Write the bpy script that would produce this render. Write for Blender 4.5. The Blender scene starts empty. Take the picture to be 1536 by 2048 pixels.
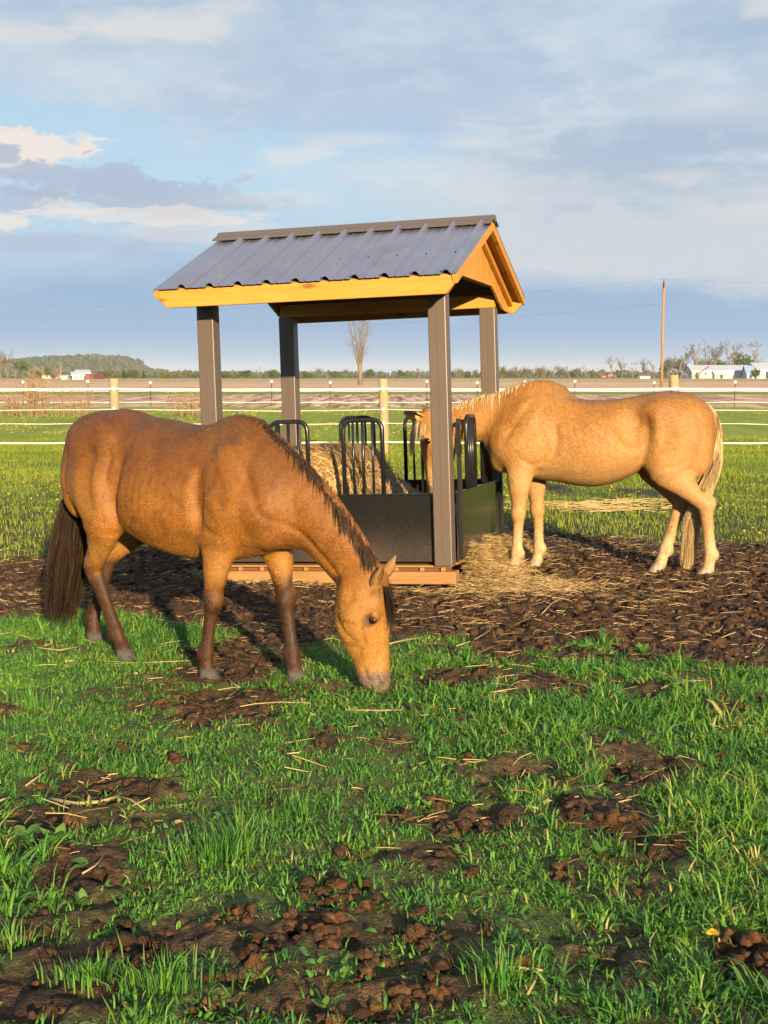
import bpy, bmesh, math, random
import numpy as np
from mathutils import Vector, Matrix, Euler
R = math.radians
scene = bpy.context.scene
col = scene.collection

# ------------------------------------------------------------------ camera
CAM_H, F_PX, HORIZON = 1.63, 2843.0, 750.0
PITCH = math.atan((1024 - HORIZON) / F_PX)
cam_data = bpy.data.cameras.new('camera')
cam_data.sensor_fit = 'VERTICAL'
cam_data.sensor_height = 36.0
cam_data.sensor_width = 27.0
cam_data.lens = F_PX / 2048 * 36.0
cam_data.clip_start, cam_data.clip_end = 0.1, 12000
cam = bpy.data.objects.new('camera', cam_data)
cam.location = (0, 0, CAM_H)
cam.rotation_euler = (R(90) - PITCH, 0, 0)
col.objects.link(cam)
scene.camera = cam

# ------------------------------------------------------------------ sun, sky, exposure
SUN_AZ, SUN_EL = R(15.0), R(12.5)          # sun stands behind the camera, 15 degrees to its right
sun_dir = Vector((math.sin(SUN_AZ) * math.cos(SUN_EL), -math.cos(SUN_AZ) * math.cos(SUN_EL), math.sin(SUN_EL)))
sun_data = bpy.data.lights.new('sun', 'SUN')
sun_data.energy = 5.0
sun_data.angle = R(0.6)
sun_data.color = (1.0, 0.76, 0.45)
sun = bpy.data.objects.new('sun', sun_data)
sun.rotation_euler = sun_dir.to_track_quat('Z', 'Y').to_euler()
col.objects.link(sun)

scene.view_settings.view_transform = 'Standard'
scene.view_settings.look = 'None'
scene.view_settings.gamma = 1.0
scene.view_settings.exposure = 1.3
scene.view_settings.use_curve_mapping = False
scene.cycles.max_bounces = 4
scene.cycles.diffuse_bounces = 2
scene.cycles.glossy_bounces = 2
scene.cycles.use_adaptive_sampling = True
scene.cycles.adaptive_threshold = 0.03
scene.cycles.transparent_max_bounces = 8
scene.cycles.use_denoising = True
scene.cycles.caustics_reflective = False
scene.cycles.caustics_refractive = False

world = bpy.data.worlds.new('World')
scene.world = world
world.use_nodes = True


class NT:
    """tiny helper for writing node trees"""
    def __init__(self, tree):
        self.t = tree

    def n(self, kind, **kw):
        nd = self.t.nodes.new(kind)
        ins = kw.pop('ins', {})
        for k, v in kw.items():
            setattr(nd, k, v)
        for k, v in ins.items():
            s = nd.inputs[k]
            if isinstance(v, bpy.types.NodeSocket):
                self.t.links.new(v, s)
            else:
                s.default_value = v
        return nd

    def math(self, op, a, b=0.0, c=0.0, clamp=False):
        nd = self.n('ShaderNodeMath', operation=op, use_clamp=clamp)
        for i, v in enumerate((a, b, c)):
            if isinstance(v, bpy.types.NodeSocket):
                self.t.links.new(v, nd.inputs[i])
            else:
                nd.inputs[i].default_value = v
        return nd.outputs[0]

    def mix(self, fac, a, b, blend='MIX'):
        nd = self.n('ShaderNodeMix', data_type='RGBA', blend_type=blend)
        for s, v in ((nd.inputs[0], fac), (nd.inputs[6], a), (nd.inputs[7], b)):
            if isinstance(v, bpy.types.NodeSocket):
                self.t.links.new(v, s)
            else:
                s.default_value = (*v, 1) if isinstance(v, tuple) and len(v) == 3 else v
        return nd.outputs[2]

    def noise(self, vec, scale, detail=4, rough=0.5, dist=0.0, color=False):
        nd = self.n('ShaderNodeTexNoise', ins={'Scale': scale, 'Detail': detail, 'Roughness': rough, 'Distortion': dist})
        if vec is not None:
            self.t.links.new(vec, nd.inputs['Vector'])
        return nd.outputs[1 if color else 0]

    def ramp(self, fac, stops, interp='LINEAR'):
        nd = self.n('ShaderNodeValToRGB')
        cr = nd.color_ramp
        cr.interpolation = interp
        while len(cr.elements) < len(stops):
            cr.elements.new(0.5)
        for e, (p, c) in zip(cr.elements, stops):
            e.position = p
            e.color = (*c, 1) if isinstance(c, tuple) else (c, c, c, 1)
        self.t.links.new(fac, nd.inputs[0])
        return nd.outputs[0]

    def step(self, v, lo, hi):
        nd = self.n('ShaderNodeMapRange', interpolation_type='SMOOTHSTEP')
        for i, x in enumerate((v, lo, hi)):
            if isinstance(x, bpy.types.NodeSocket):
                self.t.links.new(x, nd.inputs[i])
            else:
                nd.inputs[i].default_value = x
        return nd.outputs[0]

    def bump(self, h, strength, dist=0.01, normal=None):
        nd = self.n('ShaderNodeBump', ins={'Strength': strength, 'Distance': dist, 'Height': h})
        if normal is not None:
            self.t.links.new(normal, nd.inputs['Normal'])
        return nd.outputs[0]


def build_sky():
    t = world.node_tree
    t.nodes.clear()
    k = NT(t)
    out = k.n('ShaderNodeOutputWorld')
    bg = k.n('ShaderNodeBackground')
    sky = k.n('ShaderNodeTexSky', sky_type='NISHITA')
    sky.sun_disc = False
    sky.sun_elevation = SUN_EL
    sky.sun_rotation = math.atan2(sun_dir.x, sun_dir.y)
    sky.altitude = 100
    sky.air_density, sky.dust_density, sky.ozone_density = 1.0, 0.6, 2.0
    tc = k.n('ShaderNodeTexCoord').outputs['Generated']
    sep = k.n('ShaderNodeSeparateXYZ', ins={0: tc})
    x, y, z = sep.outputs
    az = k.math('ARCTAN2', x, y)                       # 0 straight ahead, + to the right (radians)
    el = k.math('ARCSINE', z)
    zc = k.math('MAXIMUM', z, 0.0)
    # cloud deck coordinates: the direction pierced through a flat layer, so clouds shrink toward the horizon
    den = k.math('ADD', zc, 0.10)
    u, v = k.math('DIVIDE', x, den), k.math('DIVIDE', y, den)
    deck = k.n('ShaderNodeCombineXYZ', ins={0: u, 1: v, 2: 0.0}).outputs[0]
    ang = k.n('ShaderNodeCombineXYZ', ins={0: k.math('MULTIPLY', az, 1.0), 1: k.math('MULTIPLY', el, 2.4), 2: 1.7}).outputs[0]
    big = k.noise(deck, 0.85, 4, 0.52, 0.25)
    wob = k.noise(ang, 9.0, 4, 0.55, 0.2)
    fine = k.noise(ang, 30.0, 5, 0.68, 0.4)
    wobc = k.math('SUBTRACT', wob, 0.5)
    finec = k.math('SUBTRACT', fine, 0.5)
    rag = k.math('ADD', k.math('MULTIPLY', wobc, 0.09), k.math('MULTIPLY', finec, 0.055))
    elr = k.math('ADD', el, rag)

    def band(lo0, lo1, hi0, hi1, e=elr):
        return k.math('MULTIPLY', k.step(e, lo0, lo1), k.math('SUBTRACT', 1.0, k.step(e, hi0, hi1)))

    def blob(a0, e0, ra, re, soft0=0.75, soft1=1.15, w=1.0):
        """soft ragged patch of cloud about a direction"""
        da = k.math('DIVIDE', k.math('SUBTRACT', az, a0), ra)
        de = k.math('DIVIDE', k.math('SUBTRACT', el, e0), re)
        r = k.math('SQRT', k.math('ADD', k.math('MULTIPLY', da, da), k.math('MULTIPLY', de, de)))
        r = k.math('ADD', r, k.math('MULTIPLY', k.math('ADD', k.math('MULTIPLY', wobc, 2.6), k.math('MULTIPLY', finec, 2.6)), w))
        return k.math('SUBTRACT', 1.0, k.step(r, soft0, soft1))

    S = 10.0                                           # radiances below are written in tenths of the sky texture's unit

    def c(r_, g_, b_):
        return (r_ * S, g_ * S, b_ * S)
    # clear air: Nishita drawn toward the pale cyan of the gaps
    pale = k.mix(k.step(el, 0.06, 0.20), c(.38, .50, .60), c(.34, .49, .62))
    cur = k.mix(0.82, sky.outputs[0], pale)
    # slate blue bank above the horizon, greyer at its foot
    low = k.math('SUBTRACT', 1.0, k.step(k.math('ADD', el, k.math('MULTIPLY', wobc, 0.06)), 0.055, 0.135))
    lowcol = k.mix(k.step(el, 0.0, 0.035), c(.31, .40, .51), c(.215, .33, .49))
    lowcol = k.mix(k.step(elr, 0.042, 0.085), lowcol, c(.29, .39, .52))
    cur = k.mix(k.math('MULTIPLY', low, 0.95), cur, lowcol)
    # pale grey-cream veil on the right half
    veil = k.math('MULTIPLY', k.step(k.math('ADD', az, k.math('MULTIPLY', wobc, 0.4)), -0.04, 0.14), band(0.045, 0.085, 0.15, 0.20))
    cur = k.mix(k.math('MULTIPLY', veil, 0.85), cur, c(.46, .49, .52))
    # upper deck: soft blue grey sheet, lighter in its thin places
    tx = k.step(k.math('ADD', k.math('MULTIPLY', big, 0.55), k.math('ADD', k.math('MULTIPLY', wob, 0.40), k.math('MULTIPLY', fine, 0.22))), 0.44, 0.74)
    upcol = k.mix(tx, c(.285, .38, .495), c(.47, .535, .59))
    edge = k.math('ADD', 0.150, k.math('MULTIPLY', k.math('SUBTRACT', 0.0, az), 0.085))
    edge = k.math('ADD', edge, k.math('MULTIPLY', k.math('SUBTRACT', big, 0.5), 0.05))
    du = k.math('SUBTRACT', elr, edge)
    up = k.step(du, -0.014, 0.032)
    thin = k.math('SUBTRACT', 1.0, k.math('MULTIPLY', k.step(wob, 0.56, 0.74), 0.30))
    cur = k.mix(k.math('MULTIPLY', k.math('MULTIPLY', up, 0.97), thin), cur, upcol)
    rim = k.math('MULTIPLY', up, k.math('SUBTRACT', 1.0, k.step(du, 0.012, 0.07)))
    cur = k.mix(k.math('MULTIPLY', rim, 0.3), cur, c(.50, .53, .58))
    dk = blob(0.165, 0.140, 0.10, 0.030, 0.3, 1.25)
    cur = k.mix(k.math('MULTIPLY', dk, 0.75), cur, c(.28, .37, .475))
    dk2 = blob(0.02, 0.185, 0.16, 0.022, 0.2, 1.3)
    cur = k.mix(k.math('MULTIPLY', dk2, 0.5), cur, c(.30, .385, .52))
    # cumulus bank on the left: cream rims over grey-blue bodies
    for (a0, e0, ra, re, lit, s1) in ((-0.232, 0.146, 0.050, 0.014, 1, .9), (-0.285, 0.138, 0.060, 0.020, 1, .75), (-0.215, 0.131, 0.085, 0.018, 0, .9), (-0.165, 0.121, 0.090, 0.016, 0, .85), (-0.27, 0.118, 0.09, 0.016, 0, .75),
                                      (-0.175, 0.108, 0.10, 0.006, 1, .55), (-0.215, 0.112, 0.03, 0.007, 1, .5), (-0.262, 0.101, 0.045, 0.010, 1, .75), (-0.235, 0.089, 0.10, 0.010, 0, .6), (-0.12, 0.098, 0.10, 0.008, 1, .3)):
        m = blob(a0, e0, ra, re, 0.66, 1.04, 1.05)
        cur = k.mix(k.math('MULTIPLY', m, s1), cur, c(.66, .59, .53) if lit else c(.32, .38, .48))
    # lit shreds under the sheet
    for (a0, e0, ra, re, s) in ((-0.150, 0.231, 0.055, 0.010, .75), (-0.258, 0.223, 0.045, 0.008, .55), (-0.105, 0.245, 0.022, 0.006, .5), (-0.02, 0.160, 0.03, 0.004, .45), (-0.065, 0.149, 0.03, 0.005, .5), (0.00, 0.138, 0.10, 0.011, .35),
                                (-0.07, 0.121, 0.05, 0.006, .4), (0.06, 0.158, 0.02, 0.004, .5), (0.09, 0.126, 0.10, 0.010, .35), (0.26, 0.240, 0.02, 0.007, .6), (0.225, 0.180, 0.05, 0.010, .3), (0.20, 0.133, 0.03, 0.006, .45), (0.12, 0.070, 0.09, 0.010, .3), (0.25, 0.115, 0.05, 0.010, .3)):
        m = blob(a0, e0, ra, re, 0.15, 1.35, 1.1)
        cur = k.mix(k.math('MULTIPLY', m, s * .8), cur, c(.62, .585, .55))
    # the same grey sheet closes the rest of the sky overhead and behind
    k.t.links.new(cur, bg.inputs[0])
    bg.inputs[1].default_value = 0.056
    k.t.links.new(bg.outputs[0], out.inputs[0])


build_sky()
world.cycles.sampling_method = 'MANUAL'
world.cycles.sample_map_resolution = 256


# ------------------------------------------------------------------ picture geometry helpers
def ray(px, py):
    """direction through a photograph pixel (1536 x 2048)"""
    a, b = (px - 768) / F_PX, (1024 - py) / F_PX
    cp, sp = math.cos(PITCH), math.sin(PITCH)
    return Vector((a, cp + b * sp, -sp + b * cp))


def gpt(px, py, z=0.0):
    """point on the level z under a photograph pixel"""
    d = ray(px, py)
    s = (z - CAM_H) / d.z
    return Vector((d.x * s, d.y * s, z))


def at(px, py, Y):
    """point at forward distance Y under a photograph pixel"""
    d = ray(px, py)
    s = Y / d.y
    return Vector((d.x * s, Y, CAM_H + d.z * s))


# ------------------------------------------------------------------ objects
def tag(o, label=None, cat=None, group=None, kind=None):
    if label: o['label'] = label
    if cat: o['category'] = cat
    if group: o['group'] = group
    if kind: o['kind'] = kind
    return o


def empty(name, loc=(0, 0, 0), rz=0.0):
    o = bpy.data.objects.new(name, None)
    o.empty_display_size = 0.2
    o.location = loc
    o.rotation_euler = (0, 0, rz)
    col.objects.link(o)
    return o


def link(name, me, mat=None, parent=None, smooth=False):
    if mat is not None and not me.materials:
        for m in (mat if isinstance(mat, (list, tuple)) else [mat]):
            me.materials.append(m)
    if smooth:
        me.polygons.foreach_set('use_smooth', np.ones(len(me.polygons), dtype=bool))
    o = bpy.data.objects.new(name, me)
    col.objects.link(o)
    if parent is not None:
        o.parent = parent
    return o


def np_mesh(name, V, F, mat_idx=None):
    """mesh from numpy arrays; F is (n,3) or (n,4)"""
    me = bpy.data.meshes.new(name)
    V = np.asarray(V, dtype=np.float32)
    F = np.asarray(F, dtype=np.int32)
    me.vertices.add(len(V))
    me.vertices.foreach_set('co', V.ravel())
    n, w = F.shape
    me.loops.add(n * w)
    me.loops.foreach_set('vertex_index', F.ravel())
    me.polygons.add(n)
    me.polygons.foreach_set('loop_start', np.arange(n, dtype=np.int32) * w)
    me.polygons.foreach_set('loop_total', np.full(n, w, dtype=np.int32))
    if mat_idx is not None:
        me.polygons.foreach_set('material_index', np.asarray(mat_idx, dtype=np.int32))
    me.update(calc_edges=True)
    return me


def fattr(me, name, vals):
    a = me.attributes.new(name, 'FLOAT', 'POINT')
    a.data.foreach_set('value', np.asarray(vals, dtype=np.float32))


class MB:
    """collects simple shapes into one mesh"""
    def __init__(self):
        self.v, self.f = [], []

    def add(self, vs, fs):
        b = len(self.v)
        self.v += [tuple(p) for p in vs]
        self.f += [tuple(b + i for i in q) for q in fs]

    def box(self, c, s, M=None):
        x, y, z = s[0] / 2, s[1] / 2, s[2] / 2
        vs = [Vector((c[0] + i * x, c[1] + j * y, c[2] + k_ * z)) for i in (-1, 1) for j in (-1, 1) for k_ in (-1, 1)]
        if M is not None:
            vs = [M @ q for q in vs]
        self.add(vs, [(0, 1, 3, 2), (4, 6, 7, 5), (0, 4, 5, 1), (2, 3, 7, 6), (0, 2, 6, 4), (1, 5, 7, 3)])
        return self

    def prism(self, poly, axis, a, b):
        """polygon given in the two other axes, extruded along axis from a to b"""
        def P(p, w):
            return {'x': (w, p[0], p[1]), 'y': (p[0], w, p[1]), 'z': (p[0], p[1], w)}[axis]
        n = len(poly)
        vs = [P(p, a) for p in poly] + [P(p, b) for p in poly]
        fs = [tuple(range(n)), tuple(range(2 * n - 1, n - 1, -1))] + [(i, n + i, n + (i + 1) % n, (i + 1) % n) for i in range(n)]
        self.add(vs, fs)
        return self

    def tube(self, pts, rad, seg=8, caps=True):
        pts = [Vector(p) for p in pts]
        rad = rad if isinstance(rad, (list, tuple)) else [rad] * len(pts)
        vs, fs = [], []
        side = None
        for i, p in enumerate(pts):
            t = (pts[min(i + 1, len(pts) - 1)] - pts[max(i - 1, 0)]).normalized()
            if side is None:
                side = t.orthogonal().normalized()
            side = (side - t * side.dot(t))
            side = side.normalized() if side.length > 1e-6 else t.orthogonal().normalized()
            up = t.cross(side)
            for q in range(seg):
                a = 2 * math.pi * q / seg
                vs.append(p + (side * math.cos(a) + up * math.sin(a)) * rad[i])
        for i in range(len(pts) - 1):
            for q in range(seg):
                r_ = (q + 1) % seg
                fs.append((i * seg + q, i * seg + r_, (i + 1) * seg + r_, (i + 1) * seg + q))
        if caps:
            fs.append(tuple(range(seg - 1, -1, -1)))
            fs.append(tuple((len(pts) - 1) * seg + q for q in range(seg)))
        self.add(vs, fs)
        return self

    def mesh(self, name, bevel=0.0, segs=1):
        me = bpy.data.meshes.new(name)
        bm = bmesh.new()
        vs = [bm.verts.new(p) for p in self.v]
        for f in self.f:
            try:
                bm.faces.new([vs[i] for i in f])
            except ValueError:
                pass
        bmesh.ops.recalc_face_normals(bm, faces=bm.faces[:])
        if bevel > 0:
            es = [e for e in bm.edges if len(e.link_faces) == 2 and e.calc_face_angle(0) > 0.6]
            bmesh.ops.bevel(bm, geom=es, offset=bevel, segments=segs, affect='EDGES', profile=0.5, clamp_overlap=True)
        bm.to_mesh(me)
        bm.free()
        return me

    def build(self, name, mat, parent=None, bevel=0.0, smooth=False, segs=1):
        return link(name, self.mesh(name, bevel, segs), mat, parent, smooth)


def newmat(name):
    m = bpy.data.materials.new(name)
    m.use_nodes = True
    t = m.node_tree
    t.nodes.clear()
    k = NT(t)
    out = k.n('ShaderNodeOutputMaterial')
    b = k.n('ShaderNodeBsdfPrincipled')
    t.links.new(b.outputs[0], out.inputs[0])
    k.b, k.out = b, out
    return m, k


def setp(k, **kw):
    names = {'color': 'Base Color', 'rough': 'Roughness', 'metal': 'Metallic', 'spec': 'Specular IOR Level', 'normal': 'Normal',
             'sheen': 'Sheen Weight', 'coat': 'Coat Weight', 'coat_rough': 'Coat Roughness', 'sheen_rough': 'Sheen Roughness', 'sheen_tint': 'Sheen Tint', 'alpha': 'Alpha'}
    for n, v in kw.items():
        s = k.b.inputs[names[n]]
        if isinstance(v, bpy.types.NodeSocket):
            k.t.links.new(v, s)
        else:
            s.default_value = (*v, 1) if isinstance(v, tuple) and len(v) == 3 else v


# ------------------------------------------------------------------ numpy value noise
_rng = np.random.RandomState(7)
_tab = _rng.rand(512, 512).astype(np.float32)


def vnoise(x, y, seed=0):
    x = np.asarray(x, dtype=np.float64) + seed * 17.31
    y = np.asarray(y, dtype=np.float64) + seed * 9.73
    xi, yi = np.floor(x).astype(np.int64), np.floor(y).astype(np.int64)
    fx, fy = x - xi, y - yi
    fx, fy = fx * fx * (3 - 2 * fx), fy * fy * (3 - 2 * fy)
    a, b = _tab[xi % 512, yi % 512], _tab[(xi + 1) % 512, yi % 512]
    c, d = _tab[xi % 512, (yi + 1) % 512], _tab[(xi + 1) % 512, (yi + 1) % 512]
    return (a * (1 - fx) + b * fx) * (1 - fy) + (c * (1 - fx) + d * fx) * fy


def fbm(x, y, octs=4, seed=0, gain=0.5):
    s, amp, tot = 0, 1.0, 0
    for o in range(octs):
        s = s + amp * vnoise(x * 2 ** o, y * 2 ** o, seed + o * 3)
        tot += amp
        amp *= gain
    return s / tot


def sstep(v, lo, hi):
    t = np.clip((v - lo) / (hi - lo), 0, 1)
    return t * t * (3 - 2 * t)

# ================================================================== GROUND
FX, FY, FYAW = -0.171, 11.99, 0.2714               # hay feeder: centre of its base, turn


def feeder_local(x, y):
    dx, dy = x - FX, y - FY
    return dx * math.cos(FYAW) - dy * math.sin(FYAW), dx * math.sin(FYAW) + dy * math.cos(FYAW)


def poly_world(pix):
    p = sorted([(v.x, v.y) for v in (gpt(a, b) for a, b in pix)])
    return np.array([q[0] for q in p]), np.array([q[1] for q in p])


_fx, _fy = poly_world([(-500, 1255), (0, 1232), (120, 1262), (260, 1322), (420, 1352), (600, 1345), (720, 1330), (800, 1318), (1000, 1345), (1200, 1352), (1400, 1372), (1536, 1388), (2000, 1380)])
_bx, _by = poly_world([(-500, 1130), (0, 1112), (110, 1105), (420, 1085), (700, 1050), (1010, 1052), (1110, 1066), (1300, 1085), (1536, 1092), (2000, 1100)])
# bare patches in the foreground turf: pixel centre and radii turned into ground ellipses
_patches = []
for (px, py, rx, ry, w) in ((430, 1420, 130, 45, 1), (540, 1500, 150, 40, .9), (300, 1385, 110, 22, .7), (190, 1575, 130, 28, .9), (60, 1640, 90, 40, .9), (130, 1740, 150, 75, 1), (60, 1850, 110, 60, .9),
                            (200, 1900, 190, 50, 1), (90, 2000, 170, 62, 1.1), (360, 1895, 130, 30, .8), (600, 1870, 200, 45, .85), (700, 1830, 110, 45, .8), (540, 1960, 130, 40, .75), (720, 2030, 190, 40, .9),
                            (440, 2040, 90, 25, .8), (940, 1650, 130, 45, .95), (830, 1720, 130, 50, .85), (1235, 1665, 130, 60, 1), (1270, 1540, 95, 48, .9), (1200, 1500, 60, 22, .7), (1450, 1430, 100, 32, .9),
                            (1330, 1385, 90, 22, .6), (900, 1880, 110, 40, .75), (870, 1960, 110, 34, .8), (1490, 1950, 80, 45, 1), (1340, 1830, 60, 24, .5), (1150, 1790, 70, 22, .4), (1400, 1700, 90, 20, .5),
                            (1140, 1385, 130, 26, .95), (905, 1362, 90, 24, .95), (1290, 1405, 110, 26, .9), (1010, 1405, 80, 18, .7), (760, 1362, 60, 16, .8), (640, 1380, 130, 18, .6), (700, 1590, 60, 25, .45), (60, 1430, 40, 14, .4), (1010, 985, 30, 8, .0), (1110, 975, 55, 9, 1), (1290, 985, 50, 8, 1), (1150, 1020, 80, 6, .7)):
    c0 = gpt(px, py)
    rw = abs(gpt(px + rx, py).x - c0.x)
    rh = abs(gpt(px, py - ry).y - gpt(px, py + ry).y) / 2
    _patches.append((c0.x, c0.y, rw, rh, w))


def soil_mask(x, y):
    """0 turf .. 1 bare trodden earth"""
    n1 = fbm(x * 1.6, y * 1.3, 4, 3) - 0.5
    n2 = fbm(x * 6.0, y * 4.5, 3, 11) - 0.5
    wob = n1 * 1.2 + n2 * 0.5
    yf, yb = np.interp(x, _fx, _fy), np.interp(x, _bx, _by)
    m = sstep(y + wob * 3.2, yf - 0.45, yf + 0.45) * (1 - sstep(y + wob * 1.1, yb - 0.45, yb + 0.3))
    # green islands left standing inside the trodden edge
    isl = sstep(fbm(x * 1.5 + 31, y * 0.9, 3, 171) + .3 * n2, .50, .60) * (1 - sstep(y - yf, .7, 1.7))
    m = m * (1 - .95 * isl)
    for (cx, cy, rw, rh, w) in _patches:
        near = (np.abs(x - cx) < rw * 2) & (np.abs(y - cy) < rh * 2)
        if not near.any():
            continue
        d = np.sqrt(((x[near] - cx) / rw) ** 2 + ((y[near] - cy) / rh) ** 2)
        mm = np.zeros_like(x)
        mm[near] = (1 - sstep(d + (n1[near] * 2.0 + n2[near] * 1.8), 0.40, 1.2)) * w
        m = np.maximum(m, mm)
    spots = sstep(fbm(x * 3.1, y * 2.4, 3, 151) + .25 * n2, .60, .74) * .75
    m = np.maximum(m, spots * (y < 8.5))
    return np.clip(m, 0, 1)


def ground_z(x, y, soil=None):
    if soil is None:
        soil = soil_mask(x, y)
    near = 1 - sstep(np.hypot(x, y - 8), 16, 26)
    z = (fbm(x * 0.5, y * 0.5, 2, 21) - 0.5) * 0.07
    z = z + (fbm(x * 2.2, y * 2.2, 3, 31) - 0.5) * 0.05
    cl = fbm(x * 7, y * 7, 5, 41, 0.72) - 0.5
    z = z + soil * (cl * 0.135 + 0.004) + (1 - soil) * cl * 0.012
    lx, ly = feeder_local(x, y)
    inside = (1 - sstep(np.abs(lx), 1.05, 1.5)) * (1 - sstep(np.abs(ly), 1.05, 1.5))
    return (z * (1 - 0.75 * inside) - 0.012 * inside) * near


def gz(x, y):
    return float(ground_z(np.array([float(x)]), np.array([float(y)]))[0])


def graded(lo_far, lo, hi, hi_far, step, grow=1.12):
    mid = list(np.arange(lo, hi + step / 2, step))
    a, s = [], step
    v = lo
    while v > lo_far:
        s *= grow
        v -= s
        a.append(v)
    b, s = [], step
    v = hi
    while v < hi_far:
        s *= grow
        v += s
        b.append(v)
    return np.array(a[::-1] + mid + b)


def scatter(rs, n, y0, y1, spread=0.30, pad=0.7, power=1.0):
    """points spread over the wedge of ground the lens takes in, with a margin either side"""
    u = rs.rand(n)
    y = np.sqrt(y0 ** 2 + u * (y1 ** 2 - y0 ** 2)) if power == 1.0 else y0 + (y1 - y0) * u ** power
    x = (rs.rand(n) * 2 - 1) * (spread * y + pad)
    return x, y


def make_ground():
    xs = graded(-5000, -4.6, 5.4, 5000, 0.028)
    ys = graded(-3000, 2.9, 14.6, 9000, 0.032)
    X, Y = np.meshgrid(xs, ys)
    x, y = X.ravel(), Y.ravel()
    s = np.zeros_like(x)
    nz = (np.abs(x) < 30) & (y > -10) & (y < 40)
    s[nz] = soil_mask(x[nz], y[nz])
    z = np.zeros_like(x)
    z[nz] = ground_z(x[nz], y[nz], s[nz])
    rp = np.random.RandomState(23)                      # hoof prints pressed into the bare earth
    hx, hy = scatter(rp, 700, 3.2, 14.0, pad=.8)
    ok = soil_mask(hx, hy) > .6
    for cx, cy in zip(hx[ok], hy[ok]):
        m = (np.abs(x - cx) < .16) & (np.abs(y - cy) < .16)
        d = np.hypot(x[m] - cx, y[m] - cy)
        z[m] += -.034 * np.exp(-(d / .062) ** 4) + .014 * np.exp(-((d - .088) / .024) ** 2)
    nx, ny = len(xs), len(ys)
    i = np.arange(ny - 1)[:, None] * nx + np.arange(nx - 1)[None, :]
    F = np.stack([i, i + 1, i + nx + 1, i + nx], -1).reshape(-1, 4)
    me = np_mesh('ground', np.stack([x, y, z], 1), F)
    fattr(me, 'soil', s)
    yc = (Y[:-1, :-1] + Y[1:, 1:]).ravel() / 2
    me.materials.append(mat_near())
    me.materials.append(mat_ground())
    me.polygons.foreach_set('material_index', (yc > 13.0).astype(np.int32))
    o = link('ground', me, None, smooth=True)
    tag(o, kind='structure')
    return o


def mat_near():
    m, k = newmat('trodden_ground')
    P = k.n('ShaderNodeNewGeometry').outputs['Position']
    soil = k.n('ShaderNodeAttribute', attribute_name='soil').outputs['Fac']
    nf = k.noise(P, 30, 4, 0.65)
    nm = k.noise(P, 9, 3, 0.6)
    earth = k.ramp(k.math('ADD', k.math('MULTIPLY', nf, 0.55), k.math('MULTIPLY', nm, 0.45)), EARTH_STOPS)
    thatch = k.ramp(nf, THATCH_STOPS)
    setp(k, color=k.mix(soil, thatch, earth), rough=.85, spec=0.25, normal=k.bump(k.math('ADD', nf, k.noise(P, 110, 2, 0.6)), 0.8, 0.02))
    return m


EARTH_STOPS = [(0.30, (.012, .007, .005)), (0.48, (.040, .021, .012)), (0.58, (.105, .052, .025)), (0.72, (.22, .12, .06))]
THATCH_STOPS = [(0.3, (.035, .046, .014)), (0.55, (.085, .105, .028)), (0.75, (.16, .15, .05))]


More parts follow.
